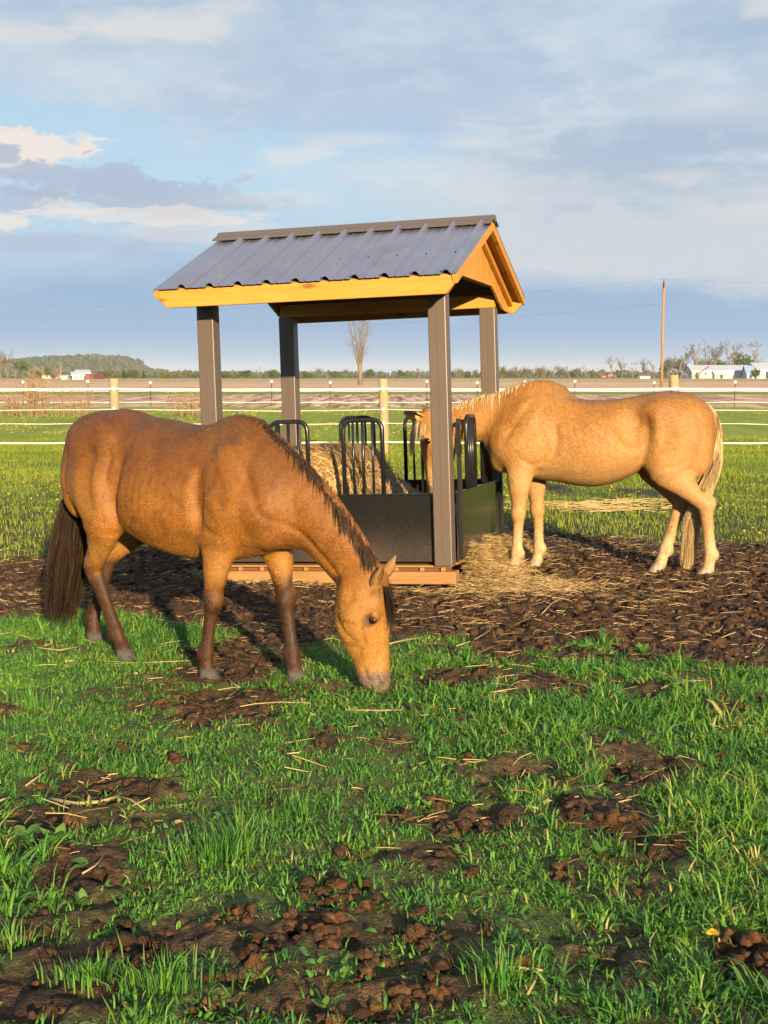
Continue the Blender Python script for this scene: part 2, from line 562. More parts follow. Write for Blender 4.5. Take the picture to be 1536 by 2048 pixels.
def mat_ground():
    m, k = newmat('ground')
    geo = k.n('ShaderNodeNewGeometry')
    P = geo.outputs['Position']
    sep = k.n('ShaderNodeSeparateXYZ', ins={0: P})
    soil = k.n('ShaderNodeAttribute', attribute_name='soil').outputs['Fac']
    nb = k.noise(P, 2.3, 3, 0.6)
    nf = k.noise(P, 30, 3, 0.65)
    nm = nb
    earth = k.ramp(k.math('ADD', k.math('MULTIPLY', nf, 0.55), k.math('MULTIPLY', nm, 0.45)), [(0.30, (.012, .008, .006)), (0.50, (.036, .021, .013)), (0.62, (.085, .046, .024)), (0.75, (.17, .10, .055))])
    thatch = k.ramp(nf, [(0.3, (.018, .022, .008)), (0.55, (.045, .055, .016)), (0.75, (.10, .085, .03))])
    near = k.mix(soil, thatch, earth)
    # pasture farther off, where single blades are no longer told apart
    st = k.n('ShaderNodeMapping', ins={'Vector': P, 'Scale': (1.0, 0.10, 1.0)}).outputs[0]
    pn = k.noise(st, 0.9, 6, 0.65)
    pn2 = k.noise(st, 7.0, 4, 0.6)
    past = k.ramp(k.math('ADD', k.math('MULTIPLY', pn, 0.6), k.math('MULTIPLY', pn2, 0.4)), [(0.32, (.12, .17, .018)), (0.5, (.20, .26, .024)), (0.66, (.28, .32, .04))])
    dist = k.math('ADD', sep.outputs[1], k.math('MULTIPLY', k.math('SUBTRACT', pn, 0.5), 9.0))
    past_f = k.math('MULTIPLY', k.step(dist, 13.0, 34.0), k.math('SUBTRACT', 1.0, soil))
    cur = k.mix(past_f, near, past)
    # maize stubble, green headland strip, bare far fields
    row = k.n('ShaderNodeMapping', ins={'Vector': P, 'Scale': (1.0, 0.05, 1.0)}).outputs[0]
    sn = k.noise(row, 1.5, 5, 0.78)
    stub = k.ramp(sn, [(0.38, (.15, .080, .045)), (0.46, (.36, .20, .12)), (0.53, (.60, .40, .25)), (0.62, (.80, .64, .44))])
    cur = k.mix(k.step(dist, 66.0, 76.0), cur, stub)
    strip = k.mix(nb, (.15, .20, .03), (.22, .26, .05))
    cur = k.mix(k.step(dist, 118.0, 124.0), cur, strip)
    fn = k.noise(k.n('ShaderNodeMapping', ins={'Vector': P, 'Scale': (0.012, 0.03, 1.0)}).outputs[0], 1.0, 5, 0.6)
    far1 = k.ramp(fn, [(0.3, (.50, .30, .18)), (0.5, (.60, .38, .23)), (0.7, (.66, .46, .28))])
    cur = k.mix(k.step(dist, 134.0, 140.0), cur, far1)
    far2 = k.ramp(fn, [(0.3, (.24, .21, .07)), (0.5, (.46, .33, .15)), (0.7, (.52, .40, .20))])
    cur = k.mix(k.step(dist, 330.0, 345.0), cur, far2)
    far3 = k.ramp(fn, [(0.35, (.05, .075, .025)), (0.65, (.13, .13, .05))])
    cur = k.mix(k.step(dist, 640.0, 700.0), cur, far3)
    h = nf
    hfar = k.math('MULTIPLY', sn, 9.0)
    hh = k.math('ADD', h, k.math('MULTIPLY', k.step(dist, 66.0, 76.0), hfar))
    setp(k, color=cur, rough=k.mix(soil, (.95, .95, .95), (.78, .78, .78)), spec=0.25, normal=k.bump(hh, 0.9, 0.03))
    return m


ground = make_ground()


# ------------------------------------------------------------------ blades of grass, straw, clods
def mat_blades(name, stops, transl=0.35, rough=0.55):
    m, k = newmat(name)
    tone = k.n('ShaderNodeAttribute', attribute_name='tone').outputs['Fac']
    colr = k.ramp(tone, stops)
    setp(k, color=colr, rough=rough, spec=0.35)
    tr = k.n('ShaderNodeBsdfTranslucent', ins={0: colr})
    mx = k.n('ShaderNodeMixShader', ins={0: transl})
    k.t.links.new(k.b.outputs[0], mx.inputs[1])
    k.t.links.new(tr.outputs[0], mx.inputs[2])
    k.t.links.new(mx.outputs[0], k.out.inputs[0])
    return m


GRASS_STOPS = [(0.0, (.026, .088, .028)), (0.3, (.048, .160, .032)), (0.6, (.098, .262, .032)), (0.85, (.19, .33, .04)), (0.95, (.28, .32, .06)), (1.0, (.42, .34, .14))]


def blades(name, x, y, z, L, W, tone, rs, lean=0.5, mat=None, label=None, cat='grass', az=None):
    n = len(x)
    az = rs.rand(n) * 2 * np.pi if az is None else az
    face = az + np.pi / 2 + (rs.rand(n) - .5) * 1.2
    ln = (rs.rand(n) * 0.9 + 0.1) * lean
    dx, dy = np.cos(az), np.sin(az)
    sx, sy = np.cos(face) * W / 2, np.sin(face) * W / 2
    h1, h2 = L * 0.5, L * (1 - 0.35 * ln)
    o1, o2 = L * ln * 0.28, L * ln * 0.95
    b = np.stack([x, y, z - 0.008], 1)
    s = np.stack([sx, sy, np.zeros(n)], 1)
    m1 = b + np.stack([dx * o1, dy * o1, h1 + 0.008], 1)
    tip = b + np.stack([dx * o2, dy * o2, h2 + 0.008], 1)
    V = np.stack([b - s * .8, b + s * .8, m1 + s, m1 - s, tip], 1).reshape(-1, 3)
    i = np.arange(n)[:, None] * 5
    F = np.concatenate([i + np.array([[0, 1, 2]]), i + np.array([[0, 2, 3]]), i + np.array([[3, 2, 4]])], 1).reshape(-1, 3)
    me = np_mesh(name, V, F)
    fattr(me, 'tone', np.repeat(np.clip(tone, 0, 1), 5))
    o = link(name, me, mat)
    tag(o, label, cat, kind='stuff')
    return o


def bent_blades(name, x, y, z, L, W, tone, rs, mat, label, cat, tilt, az):
    """grass leaves of three parts that lean out and droop"""
    n = len(x)
    dx, dy = np.cos(az), np.sin(az)
    face = az + np.pi / 2 + (rs.rand(n) - .5) * 1.5
    s = np.stack([np.cos(face) * W / 2, np.sin(face) * W / 2, (rs.rand(n) - .5) * W * .5], 1)
    P = np.stack([x, y, z - .008], 1)
    rows, th = [], tilt
    for i, w in enumerate((.75, 1.0, .8)):
        rows += [P - s * w, P + s * w]
        st = L * (.36, .36, .28)[i]
        P = P + np.stack([dx * np.sin(th) * st, dy * np.sin(th) * st, np.cos(th) * st], 1)
        th = th + rs.rand(n) * .75 + .1
    V = np.stack(rows + [P], 1).reshape(-1, 3)
    F = (np.arange(n)[:, None, None] * 7 + np.array([[0, 1, 3], [0, 3, 2], [2, 3, 5], [2, 5, 4], [4, 5, 6]])[None]).reshape(-1, 3)
    me = np_mesh(name, V, F)
    fattr(me, 'tone', np.repeat(np.clip(tone, 0, 1), 7))
    o = link(name, me, mat)
    tag(o, label, cat, kind='stuff')
    return o


m_grass = mat_blades('grass_blades', GRASS_STOPS)
m_pasture = mat_blades('pasture_blades', [(0.0, (.05, .09, .016)), (.35, (.13, .19, .018)), (.65, (.21, .27, .022)), (1.0, (.32, .33, .045))])


def off_feeder(x, y):
    lx, ly = feeder_local(x, y)
    return ~((np.abs(lx) < 1.02) & (np.abs(ly) < 1.04))


def make_grass():
    rs = np.random.RandomState(5)
    # clumps near the camera
    xc, yc = scatter(rs, 24000, 2.9, 10.5, pad=0.8)
    soil = soil_mask(xc, yc)
    dens = fbm(xc * 2.6, yc * 2.2, 3, 71)
    keep = (rs.rand(len(xc)) > soil * 1.08 - 0.03) & (rs.rand(len(xc)) < 0.30 + 1.0 * sstep(dens, .28, .60))
    xc, yc, soil, dens = xc[keep], yc[keep], soil[keep], dens[keep]
    nb = rs.randint(8, 19, len(xc))
    idx = np.repeat(np.arange(len(xc)), nb)
    n = len(idx)
    r, a = np.abs(rs.randn(n)) * 0.026, rs.rand(n) * 2 * np.pi
    x, y = xc[idx] + r * np.cos(a), yc[idx] + r * np.sin(a)
    big = fbm(xc * 0.8 + 5, yc * 0.8, 3, 91)
    tall = (0.55 + 0.7 * sstep(big, 0.35, 0.7)) * (0.7 + 0.6 * rs.rand(len(xc))) * (1 - 0.35 * soil)
    tall *= np.where(rs.rand(len(xc)) < 0.06, 1.7, 1.0)
    L = 0.068 * tall[idx] * (0.5 + 0.8 * rs.rand(n))
    tone = 0.52 + 0.5 * (fbm(xc * 2, yc * 2, 3, 51)[idx] - 0.5) + (rs.randn(len(xc)) * .09)[idx] + rs.randn(n) * 0.15
    tone = np.where(rs.rand(n) < 0.03, 0.98, tone)
    W = 0.0044 * (0.6 + 0.8 * rs.rand(n)) * (0.8 + 0.3 * tall[idx]) * np.where(rs.rand(n) < .12, 1.7, 1)
    tilt = np.abs(rs.randn(n)) * .42 + .05
    bent_blades('grass', x, y, ground_z(x, y), L, W, tone, rs, m_grass, 'short green turf growing in the foreground between bare patches', 'grass', tilt, a + rs.randn(n) * 1.1)
    # small broad leaves (clover, plantain, dandelion) woven through the turf
    x, y = scatter(rs, 26000, 2.9, 9.0, pad=0.8)
    soil = soil_mask(x, y)
    keep = (rs.rand(len(x)) > soil * .9) & (rs.rand(len(x)) < sstep(fbm(x * 1.7, y * 1.7, 3, 131), .40, .68) * .9 + .06)
    x, y = x[keep], y[keep]
    n = len(x)
    bent_blades('broad_leaves', x, y, ground_z(x, y) + .004, .022 + .032 * rs.rand(n), .008 + .010 * rs.rand(n), .55 + .22 * rs.randn(n), rs, m_grass, 'small clover and plantain leaves mixed through the foreground turf', 'leaves',
                .4 + rs.rand(n) * .9, rs.rand(n) * 6.283)
    # pasture behind the trodden ring
    x, y = scatter(rs, 150000, 9.5, 36.0, pad=1.5, power=0.8)
    soil = soil_mask(x, y)
    keep = (rs.rand(len(x)) > soil * 1.3 - 0.1) & off_feeder(x, y)
    x, y = x[keep], y[keep]
    n = len(x)
    pn = fbm(x * 0.9, y * 0.5, 4, 61)
    L = (0.035 + 0.05 * pn) * (0.6 + 0.8 * rs.rand(n)) * .8 * (1 + 1.3 * sstep(fbm(x * .6, y * .4, 2, 67), .62, .8))
    W = 0.006 * (0.7 + rs.rand(n) * 0.6) * (1 + .8 * sstep(y, 12, 34))
    tone = 0.60 + 0.7 * (pn - 0.5) + rs.randn(n) * 0.08
    blades('pasture_grass', x, y, ground_z(x, y), L, W, np.clip(tone, 0, 1), rs, 0.9, m_pasture, 'bright yellow-green pasture grass behind the feeder up to the fence')
    # dandelions
    x, y = scatter(rs, 9000, 14.0, 64.0, pad=2)
    fl = fbm(x * 0.35, y * 0.2, 3, 81)
    keep = fl + rs.rand(len(x)) * .4 > 0.80
    x, y = x[keep], y[keep]
    V, F = [], []
    n = len(x)
    rr = 0.010 + 0.010 * rs.rand(n) + 0.010 * sstep(y, 25, 50)
    zz = ground_z(x, y) + 0.03 + 0.04 * rs.rand(n)
    ang = np.arange(6) * np.pi / 3
    ring = np.stack([x[:, None] + rr[:, None] * np.cos(ang), y[:, None] + rr[:, None] * np.sin(ang), np.repeat(zz[:, None], 6, 1)], -1)
    top = np.stack([x, y, zz + rr * 0.9], 1)[:, None, :]
    V = np.concatenate([ring, top], 1).reshape(-1, 3)
    i = np.arange(n)[:, None, None] * 7
    tri = np.array([[j, (j + 1) % 6, 6] for j in range(6)])[None]
    me = np_mesh('dandelion_flowers', V, (i + tri).reshape(-1, 3))
    m, k = newmat('dandelion')
    setp(k, color=(.75, .48, .02), rough=.7)
    tag(link('dandelion_flowers', me, m), 'yellow dandelion heads dotted through the pasture behind the feeder', 'flowers', kind='stuff')


make_grass()


def strands(name, P, az, L, W, tilt, tone, mat, rs, label=None, cat=None, parent=None, curve=0.15, lift=None):
    """thin bent three-sided stalks: P base centres (n,3)"""
    n = len(P)
    d = np.stack([np.cos(az) * np.cos(tilt), np.sin(az) * np.cos(tilt), np.sin(tilt)], 1)
    sd = np.stack([-np.sin(az), np.cos(az), np.zeros(n)], 1)
    up = np.cross(d, sd)
    up *= np.sign(up[:, 2:3] + 1e-9)
    b = (rs.rand(n) - 0.5)[:, None] * curve * L[:, None]
    A, B, C = P - d * L[:, None] / 2, P + sd * b + up * np.abs(b) * .5, P + d * L[:, None] / 2
    r = (W / 2)[:, None]
    rings = []
    for Q, f in ((A, 1.0), (B, 1.0), (C, 0.6)):
        rings += [Q + sd * r * f, Q - sd * r * f, Q + up * r * 1.5 * f]
    V = np.stack(rings, 1).reshape(-1, 3)
    tri = []
    for s in (0, 3):
        for j in range(3):
            a, c_ = s + j, s + (j + 1) % 3
            tri += [[a, c_, c_ + 3], [a, c_ + 3, a + 3]]
    F = (np.arange(n)[:, None, None] * 9 + np.array(tri)[None]).reshape(-1, 3)
    me = np_mesh(name, V, F)
    fattr(me, 'tone', np.repeat(np.clip(tone, 0, 1), 9))
    o = link(name, me, mat, parent)
    tag(o, label, cat, kind='stuff')
    return o


STRAW_STOPS = [(0.0, (.07, .042, .02)), (0.35, (.20, .125, .055)), (0.7, (.46, .30, .12)), (1.0, (.70, .53, .27))]
m_straw = mat_blades('straw', STRAW_STOPS, 0.15, 0.5)
_t = (1 + 5 ** .5) / 2
ICO_V = np.array([(-1, _t, 0), (1, _t, 0), (-1, -_t, 0), (1, -_t, 0), (0, -1, _t), (0, 1, _t), (0, -1, -_t), (0, 1, -_t), (_t, 0, -1), (_t, 0, 1), (-_t, 0, -1), (-_t, 0, 1)]) / math.hypot(1, _t)
ICO_F = np.array([(0, 11, 5), (0, 5, 1), (0, 1, 7), (0, 7, 10), (0, 10, 11), (1, 5, 9), (5, 11, 4), (11, 10, 2), (10, 7, 6), (7, 1, 8), (3, 9, 4), (3, 4, 2), (3, 2, 6), (3, 6, 8), (3, 8, 9), (4, 9, 5), (2, 4, 11), (6, 2, 10), (8, 6, 7), (9, 8, 1)])


def mat_earth(name, light=1.0):
    m, k = newmat(name)
    P = k.n('ShaderNodeNewGeometry').outputs['Position']
    tone = k.math('MULTIPLY', k.n('ShaderNodeAttribute', attribute_name='tone').outputs['Fac'], k.math('ADD', .35, k.n('ShaderNodeObjectInfo').outputs['Random']), clamp=True)
    nf = k.noise(P, 60, 4, 0.7)
    a = k.ramp(nf, [(0.3, (.016 * light, .0095 * light, .006 * light)), (0.55, (.055 * light, .031 * light, .017 * light)), (0.75, (.13 * light, .075 * light, .04 * light))])
    b = k.ramp(nf, [(0.3, (.05 * light, .026 * light, .013 * light)), (0.55, (.15 * light, .068 * light, .028 * light)), (0.75, (.27 * light, .14 * light, .06 * light))])
    setp(k, color=k.mix(tone, a, b), rough=.85, spec=.2, normal=k.bump(k.noise(P, 140, 4, .7), .8, .012))
    return m


m_clod = mat_earth('clods')


def make_litter():
    rs = np.random.RandomState(15)
    # clods over the trodden earth
    x, y = scatter(rs, 30000, 3.0, 14.5, pad=1.0)
    soil = soil_mask(x, y)
    keep = (rs.rand(len(x)) < soil ** 2 * 0.8) & off_feeder(x, y)
    x, y = x[keep], y[keep]
    n = len(x)
    r = (0.007 + 0.030 * rs.rand(n) ** 3.5) * np.where(y < 7.4, .8, 1)
    V = ICO_V[None] * (0.35 + 1.1 * rs.rand(n, 12, 1)) * (0.6 + .8 * rs.rand(n, 1, 3)) * r[:, None, None]
    V[:, :, 2] *= 0.75
    V = V + np.stack([x, y, ground_z(x, y) + r * 0.25], 1)[:, None, :]
    F = (np.arange(n)[:, None, None] * 12 + ICO_F[None]).reshape(-1, 3)
    me = np_mesh('soil_clods', V.reshape(-1, 3), F)
    fattr(me, 'tone', np.repeat(np.clip(rs.rand(n) ** 1.6, 0, 1), 12))
    tag(link('soil_clods', me, m_clod), 'crumbly dark brown clods over the trodden earth', 'soil', kind='stuff')
    # trodden straw and hay
    x, y = scatter(rs, 52000, 4.0, 15.0, pad=1.2)
    soil = soil_mask(x, y)
    lx, ly = feeder_local(x, y)
    edge = np.maximum(np.abs(lx) - 1.0, np.abs(ly) - 1.0)
    nearf = 1 - sstep(edge, 0.0, 2.3)
    pat = fbm(x * 1.3, y * 1.3, 3, 101)
    keep = (rs.rand(len(x)) < (soil * (0.12 + 1.0 * nearf * sstep(pat, .38, .68)) + 0.025)) & off_feeder(x, y) & (y > 4.5)
    x, y = x[keep], y[keep]
    n = len(x)
    L = 0.035 + 0.13 * rs.rand(n) ** 2.2
    z = ground_z(x, y) + 0.012 + 0.02 * rs.rand(n)
    strands('straw_litter', np.stack([x, y, z], 1), rs.rand(n) * 6.3, L, 0.0022 + 0.003 * rs.rand(n) ** 2, (rs.rand(n) - .5) * .5, np.clip(.15 + .85 * rs.rand(n), 0, 1), m_straw, rs,
            'broken straw stalks trodden into the dark earth around the feeder', 'straw')
    # loose hay heap spilling at the right front corner of the feeder, and thinner along its front
    P = []
    c1 = gpt(985, 1120)
    for (px, py, sx, sy, hgt, cnt) in ((938, 1158, .16, .20, .34, 4200), (975, 1142, .22, .30, .30, 4200), (1015, 1122, .20, .35, .22, 2600), (985, 1172, .42, .24, .10, 3000), (525, 1150, .32, .18, .09, 1700), (690, 1165, .5, .10, .03, 500), (1080, 1180, .45, .25, .02, 700), (470, 1120, .3, .4, .04, 600)):
        c0 = gpt(px, py)
        gx, gy = rs.randn(cnt), rs.randn(cnt)
        xx, yy = c0.x + gx * sx * .62, c0.y + gy * sy * .62
        hh = hgt * np.exp(-(gx ** 2 + gy ** 2) * .45) * rs.rand(cnt) ** .6
        P.append(np.stack([xx, yy, hh], 1))
    P = np.concatenate(P)
    lx, ly = feeder_local(P[:, 0], P[:, 1])
    P = P[~((np.abs(lx) < 1.04) & (np.abs(ly) < 1.06))]
    n = len(P)
    P[:, 2] += ground_z(P[:, 0], P[:, 1]) + 0.012
    strands('loose_hay', P, rs.rand(n) * 6.3, 0.07 + 0.17 * rs.rand(n), 0.002 + 0.0022 * rs.rand(n), (rs.rand(n) - .5) * .9, .3 + .7 * rs.rand(n), m_straw, rs,
            'loose golden hay spilled around the foot of the feeder', 'hay', curve=.3)
    # pale dry grass lying in strips on the pasture under the palomino
    P = []
    for (px, py, sx, sy, cnt) in ((1180, 1022, .55, .30, 190), (1120, 1015, .4, .2, 80), (1240, 1010, .4, .15, 70)):
        c0 = gpt(px, py)
        P.append(np.stack([c0.x + rs.randn(cnt) * sx, c0.y + rs.randn(cnt) * sy, np.zeros(cnt)], 1))
    P = np.concatenate(P)
    P[:, 2] = ground_z(P[:, 0], P[:, 1]) + .045
    n = len(P)
    strands('dry_grass', P, (rs.rand(n) - .5) * 1.4, .10 + .2 * rs.rand(n), .004 + .004 * rs.rand(n), (rs.rand(n) - .5) * .3, .6 + .4 * rs.rand(n), m_straw, rs,
            'pale dry grass strewn on the green behind the palomino legs', 'dry grass')


make_litter()
# ================================================================== HAY FEEDER
def mat_plain(name, color, rough=0.5, metal=0.0, bump=0.0, bscale=60, var=0.12, spec=0.5, coat=0.0):
    m, k = newmat(name)
    tc = k.n('ShaderNodeTexCoord').outputs['Object']
    n1 = k.noise(tc, 5, 5, .6)
    n2 = k.noise(tc, bscale, 4, .6)
    f = k.math('ADD', k.math('MULTIPLY', n1, .6), k.math('MULTIPLY', n2, .4))
    lo = tuple(c_ * (1 - var) for c_ in color)
    hi = tuple(min(1, c_ * (1 + var)) for c_ in color)
    kw = dict(color=k.ramp(f, [(.3, lo), (.7, hi)]), rough=k.math('ADD', rough - .08, k.math('MULTIPLY', n2, .16)), metal=metal, spec=spec, coat=coat)
    if bump:
        kw['normal'] = k.bump(n2, bump, .004)
    setp(k, **kw)
    return m


def mat_wood(name, c_lo, c_hi, axis='X', knots=True, rough=.6):
    m, k = newmat(name)
    tc = k.n('ShaderNodeTexCoord').outputs['Object']
    rnd = k.n('ShaderNodeObjectInfo').outputs['Random']
    sc = {'X': (.9, 14, 14), 'Y': (14, .9, 14), 'Z': (14, 14, .9)}[axis]
    off = k.n('ShaderNodeCombineXYZ', ins={0: k.math('MULTIPLY', rnd, 9.0), 1: k.math('MULTIPLY', rnd, 5.0), 2: k.math('MULTIPLY', rnd, 7.0)}).outputs[0]
    mp = k.n('ShaderNodeMapping', ins={'Vector': tc, 'Scale': sc, 'Location': off}).outputs[0]
    g = k.noise(mp, 2.2, 6, .6, 1.2)
    g2 = k.noise(mp, 9.0, 4, .6, .4)
    big = k.noise(tc, 1.7, 3, .5)
    f = k.math('ADD', k.math('MULTIPLY', g, .5), k.math('ADD', k.math('MULTIPLY', g2, .22), k.math('MULTIPLY', big, .28)))
    colr = k.ramp(f, [(.3, c_lo), (.5, tuple((a + b) / 2 for a, b in zip(c_lo, c_hi))), (.68, c_hi)])
    if knots:
        kn = k.n('ShaderNodeMapping', ins={'Vector': tc, 'Scale': {'X': (1.6, 5, 5), 'Y': (5, 1.6, 5), 'Z': (5, 5, 1.6)}[axis], 'Location': off}).outputs[0]
        vo = k.n('ShaderNodeTexVoronoi', ins={'Scale': 1.1, 'Randomness': 1.0, 'Vector': kn}).outputs['Distance']
        kf = k.math('SUBTRACT', 1.0, k.step(k.math('ADD', vo, k.math('MULTIPLY', k.math('SUBTRACT', g2, .5), .12)), .045, .15))
        colr = k.mix(k.math('MULTIPLY', kf, .8), colr, tuple(c_ * .38 for c_ in c_lo))
    setp(k, color=colr, rough=rough, spec=.3, normal=k.bump(g, .25, .004))
    return m


m_pine_x = mat_wood('pine_boards', (.40, .17, .022), (.53, .265, .047), 'X')
m_pine_y = mat_wood('pine_trim', (.40, .17, .022), (.53, .265, .047), 'Y')
m_pine_z = mat_wood('pine_planks', (.40, .18, .026), (.545, .28, .055), 'Z')
m_skid = mat_wood('weathered_pine', (.21, .105, .036), (.37, .20, .075), 'X')
m_red_wood = mat_wood('red_brown_wood', (.11, .042, .02), (.19, .08, .035), 'X')
m_beam = mat_wood('brown_beam', (.15, .095, .06), (.23, .15, .095), 'X')
m_steel = mat_plain('taupe_steel', (.098, .073, .059), .42, 0.0, .15, 90, .06, .5)
m_black = mat_plain('black_paint', (.012, .012, .013), .3, 0.0, .0, 90, .25, .5)


def mat_panel():
    m, k = newmat('black_panel')
    tc = k.n('ShaderNodeTexCoord').outputs['Object']
    n = k.noise(tc, 160, 3, .7)
    n1 = k.noise(tc, 4, 4, .6)
    sepz = k.n('ShaderNodeSeparateXYZ', ins={0: tc}).outputs[2]
    low = k.math('SUBTRACT', 1.0, k.step(sepz, .15, .62))
    sp = k.math('MULTIPLY', k.step(n, .57, .66), k.math('ADD', .25, k.math('MULTIPLY', low, .75)))
    dust = k.math('MULTIPLY', k.math('MULTIPLY', low, low), k.math('MULTIPLY', n1, .9))
    c_ = k.mix(sp, (.010, .010, .011), (.17, .12, .08))
    c_ = k.mix(dust, c_, (.075, .055, .04))
    setp(k, color=c_, rough=k.math('ADD', .12, k.math('MULTIPLY', k.math('ADD', sp, dust), .5)), spec=.5)
    return m


m_panel = mat_panel()


def mat_roof():
    m, k = newmat('ribbed_metal_roof')
    tc = k.n('ShaderNodeTexCoord').outputs['Object']
    st = k.n('ShaderNodeMapping', ins={'Vector': tc, 'Scale': (60, 1.2, 1.2)}).outputs[0]
    n = k.noise(st, 1.0, 4, .6)
    n2 = k.noise(tc, 3, 4, .5)
    setp(k, color=k.ramp(n2, [(.3, (.25, .245, .325)), (.7, (.31, .30, .385))]), rough=k.math('ADD', .26, k.math('MULTIPLY', n, .12)), metal=.72, spec=.6,
         normal=k.bump(n, .12, .003))
    return m


m_roof = mat_roof()


def make_feeder():
    root = empty('hay_feeder')
    root.matrix_world = Matrix.Translation((FX, FY, 0)) @ Matrix.Rotation(-FYAW, 4, 'Z') @ Matrix.Rotation(-.0342, 4, 'Y') @ Matrix.Rotation(-.0102, 4, 'X')
    tag(root, 'covered hay feeder with ribbed brown metal gable roof on four taupe posts', 'hay feeder')
    W2, D2, s = 1.008, 1.0255, .139
    rnd = random.Random(3)
    # skids and deck
    for yy in (-.93, 0.0, .93):
        MB().box((0, yy, .040), (2.05, .14, .098)).build('skid', m_skid, root, .006)
    for i in range(11):
        yy = -.905 + i * .181
        MB().box((0, yy, .1285), (1.98 + .02 * (i % 2), .165, .016)).build('deck_board', m_skid, root, .003)
    for yy in (-.93, 0.0, .93):
        for i in range(11):
            MB().box((-.93 + i * .186 + .01 * math.sin(i * 3.0), yy + .012, .1045), (.035, .10, .031)).build('spacer_block', m_skid, root, .003)
        MB().box((0, yy + .03, .1045), (1.94, .07, .029)).build('filler_board', m_red_wood, root)
    # posts: wood core clad in folded steel
    for sx in (-1, 1):
        for sy in (-1, 1):
            p = MB().box((sx * (W2 - s / 2), sy * (D2 - s / 2), 1.166), (s, s, 2.066)).build('post', m_steel, root, .008, segs=2)
            MB().box((sx * (W2 - s / 2), sy * (D2 - s / 2) - s / 2 - .0015, 1.166), (.004, .003, 2.06)).build('seam', m_steel, p)
    # headers
    for sy in (-1, 1):
        MB().box((0, sy * .955, 2.255), (2.0, .09, .112)).build('beam', m_pine_x, root, .004)
    # roof geometry
    EY, EZ, RZ, EX = 1.391, 2.316, 2.836, 1.18
    sl = (RZ - EZ) / EY
    ln = math.hypot(EY, RZ - EZ)
    # rafters and purlins under the sheet
    for xx in (-.98, -.33, .33, .98):
        for sy in (-1, 1):
            MB().prism([(sy * 1.37, EZ - .012), (sy * .02, RZ - .028), (sy * .02, RZ - .125), (sy * 1.37, EZ - .105)], 'x', xx - .02, xx + .02).build('rafter', m_beam, root)
    # underlay boards
    for sy in (-1, 1):
        for i in range(6):
            a, b = i / 6 + .006, (i + 1) / 6 - .006
            y0, y1 = EY * (1 - a) - .012, EY * (1 - b)
            z0, z1 = RZ - y0 * sl - .010, RZ - y1 * sl - .010
            MB().prism([(sy * y0, z0), (sy * y1, z1), (sy * y1, z1 - .014), (sy * y0, z0 - .014)], 'x', -1.12, 1.12).build('roof_board', m_beam, root)
    # fascia boards front and back, lower corners cut off
    for sy in (-1, 1):
        y0 = sy * 1.372
        zt, zb = EZ - .010, EZ - .150
        MB().prism([(-1.17, zt), (1.17, zt), (1.17, zb + .075), (1.095, zb), (-1.095, zb), (-1.17, zb + .075)], 'y', y0 - .018, y0 + .018).build('fascia_board', m_pine_x, root, .003)
    # gables: upright planks cut to a shallow arch, thin barge boards outside
    for sx in (-1, 1):
        x0 = sx * 1.035

        def lo(y):
            ay = abs(y)
            return 2.362 if ay < .62 else max(2.178, 2.362 - (ay - .62) * .375)
        n = 20
        ys = [-1.34 + i * 2.68 / n for i in range(n + 1)]
        for i in range(n):
            a, b = ys[i] + .0015, ys[i + 1] - .0015
            cuts = sorted({a, b} | {q for q in (-.62, 0, .62) if a < q < b})
            top = [(q, RZ - abs(q) * sl - .016 - .012) for q in cuts]
            bot = [(q, lo(q) - .0) for q in cuts]
            dx = .0015 * (i % 2)
            MB().prism(bot + top[::-1], 'x', x0 - .010 + dx, x0 + .010 + dx).build('gable_plank', m_pine_z, root)
        MB().box((x0 - sx * .03, 0, 2.385), (.036, 1.22, .05)).build('gable_brace', m_beam, root)
        for sy in (-1, 1):
            x1 = sx * 1.17
            MB().prism([(sy * 1.412, RZ - 1.412 * sl - .004), (0, RZ - .004), (0, RZ - .075), (sy * 1.395, RZ - 1.395 * sl - .078)], 'x', x1 - .019, x1 + .019).build('barge_board', m_pine_y, root, .003)
            # inner rake strip against the planks
            MB().prism([(sy * 1.35, RZ - 1.35 * sl - .026), (0, RZ - .026), (0, RZ - .105), (sy * 1.35, RZ - 1.35 * sl - .105)], 'x', sx * 1.051, sx * 1.085).build('rake_strip', m_pine_y, root, .003)
            MB().prism([(sy * 1.352, RZ - 1.352 * sl - .028), (0, RZ - .028), (0, RZ - .042), (sy * 1.352, RZ - 1.352 * sl - .042)], 'x', sx * 1.085, sx * 1.150).build('soffit_board', m_pine_y, root)
    # ribbed sheets: three to a side
    ribs = [1.11 - .2289 * i for i in range(10)]
    screw = bpy.data.meshes.new('screw')
    sb = MB().prism([(.007 * math.cos(a), .007 * math.sin(a)) for a in [i * math.pi / 3 for i in range(6)]], 'z', 0, .006)
    screw = sb.mesh('screw')
    screw.materials.append(m_black)

    def profile(x0, x1):
        pts = [(x0, 0)]
        for r_ in sorted(ribs):
            if x0 + .03 < r_ < x1 - .03:
                pts += [(r_ - .034, 0), (r_ - .013, .030), (r_ + .013, .030), (r_ + .034, 0)]
            for o_ in (.076, .153):
                q = r_ + o_
                if x0 + .012 < q < x1 - .012:
                    pts += [(q - .009, 0), (q, .0045), (q + .009, 0)]
        pts.append((x1, 0))
        return sorted(pts)
    cuts = [-1.19, (ribs[7] + ribs[8]) / 2 - .06, (ribs[3] + ribs[4]) / 2 - .06, 1.19]
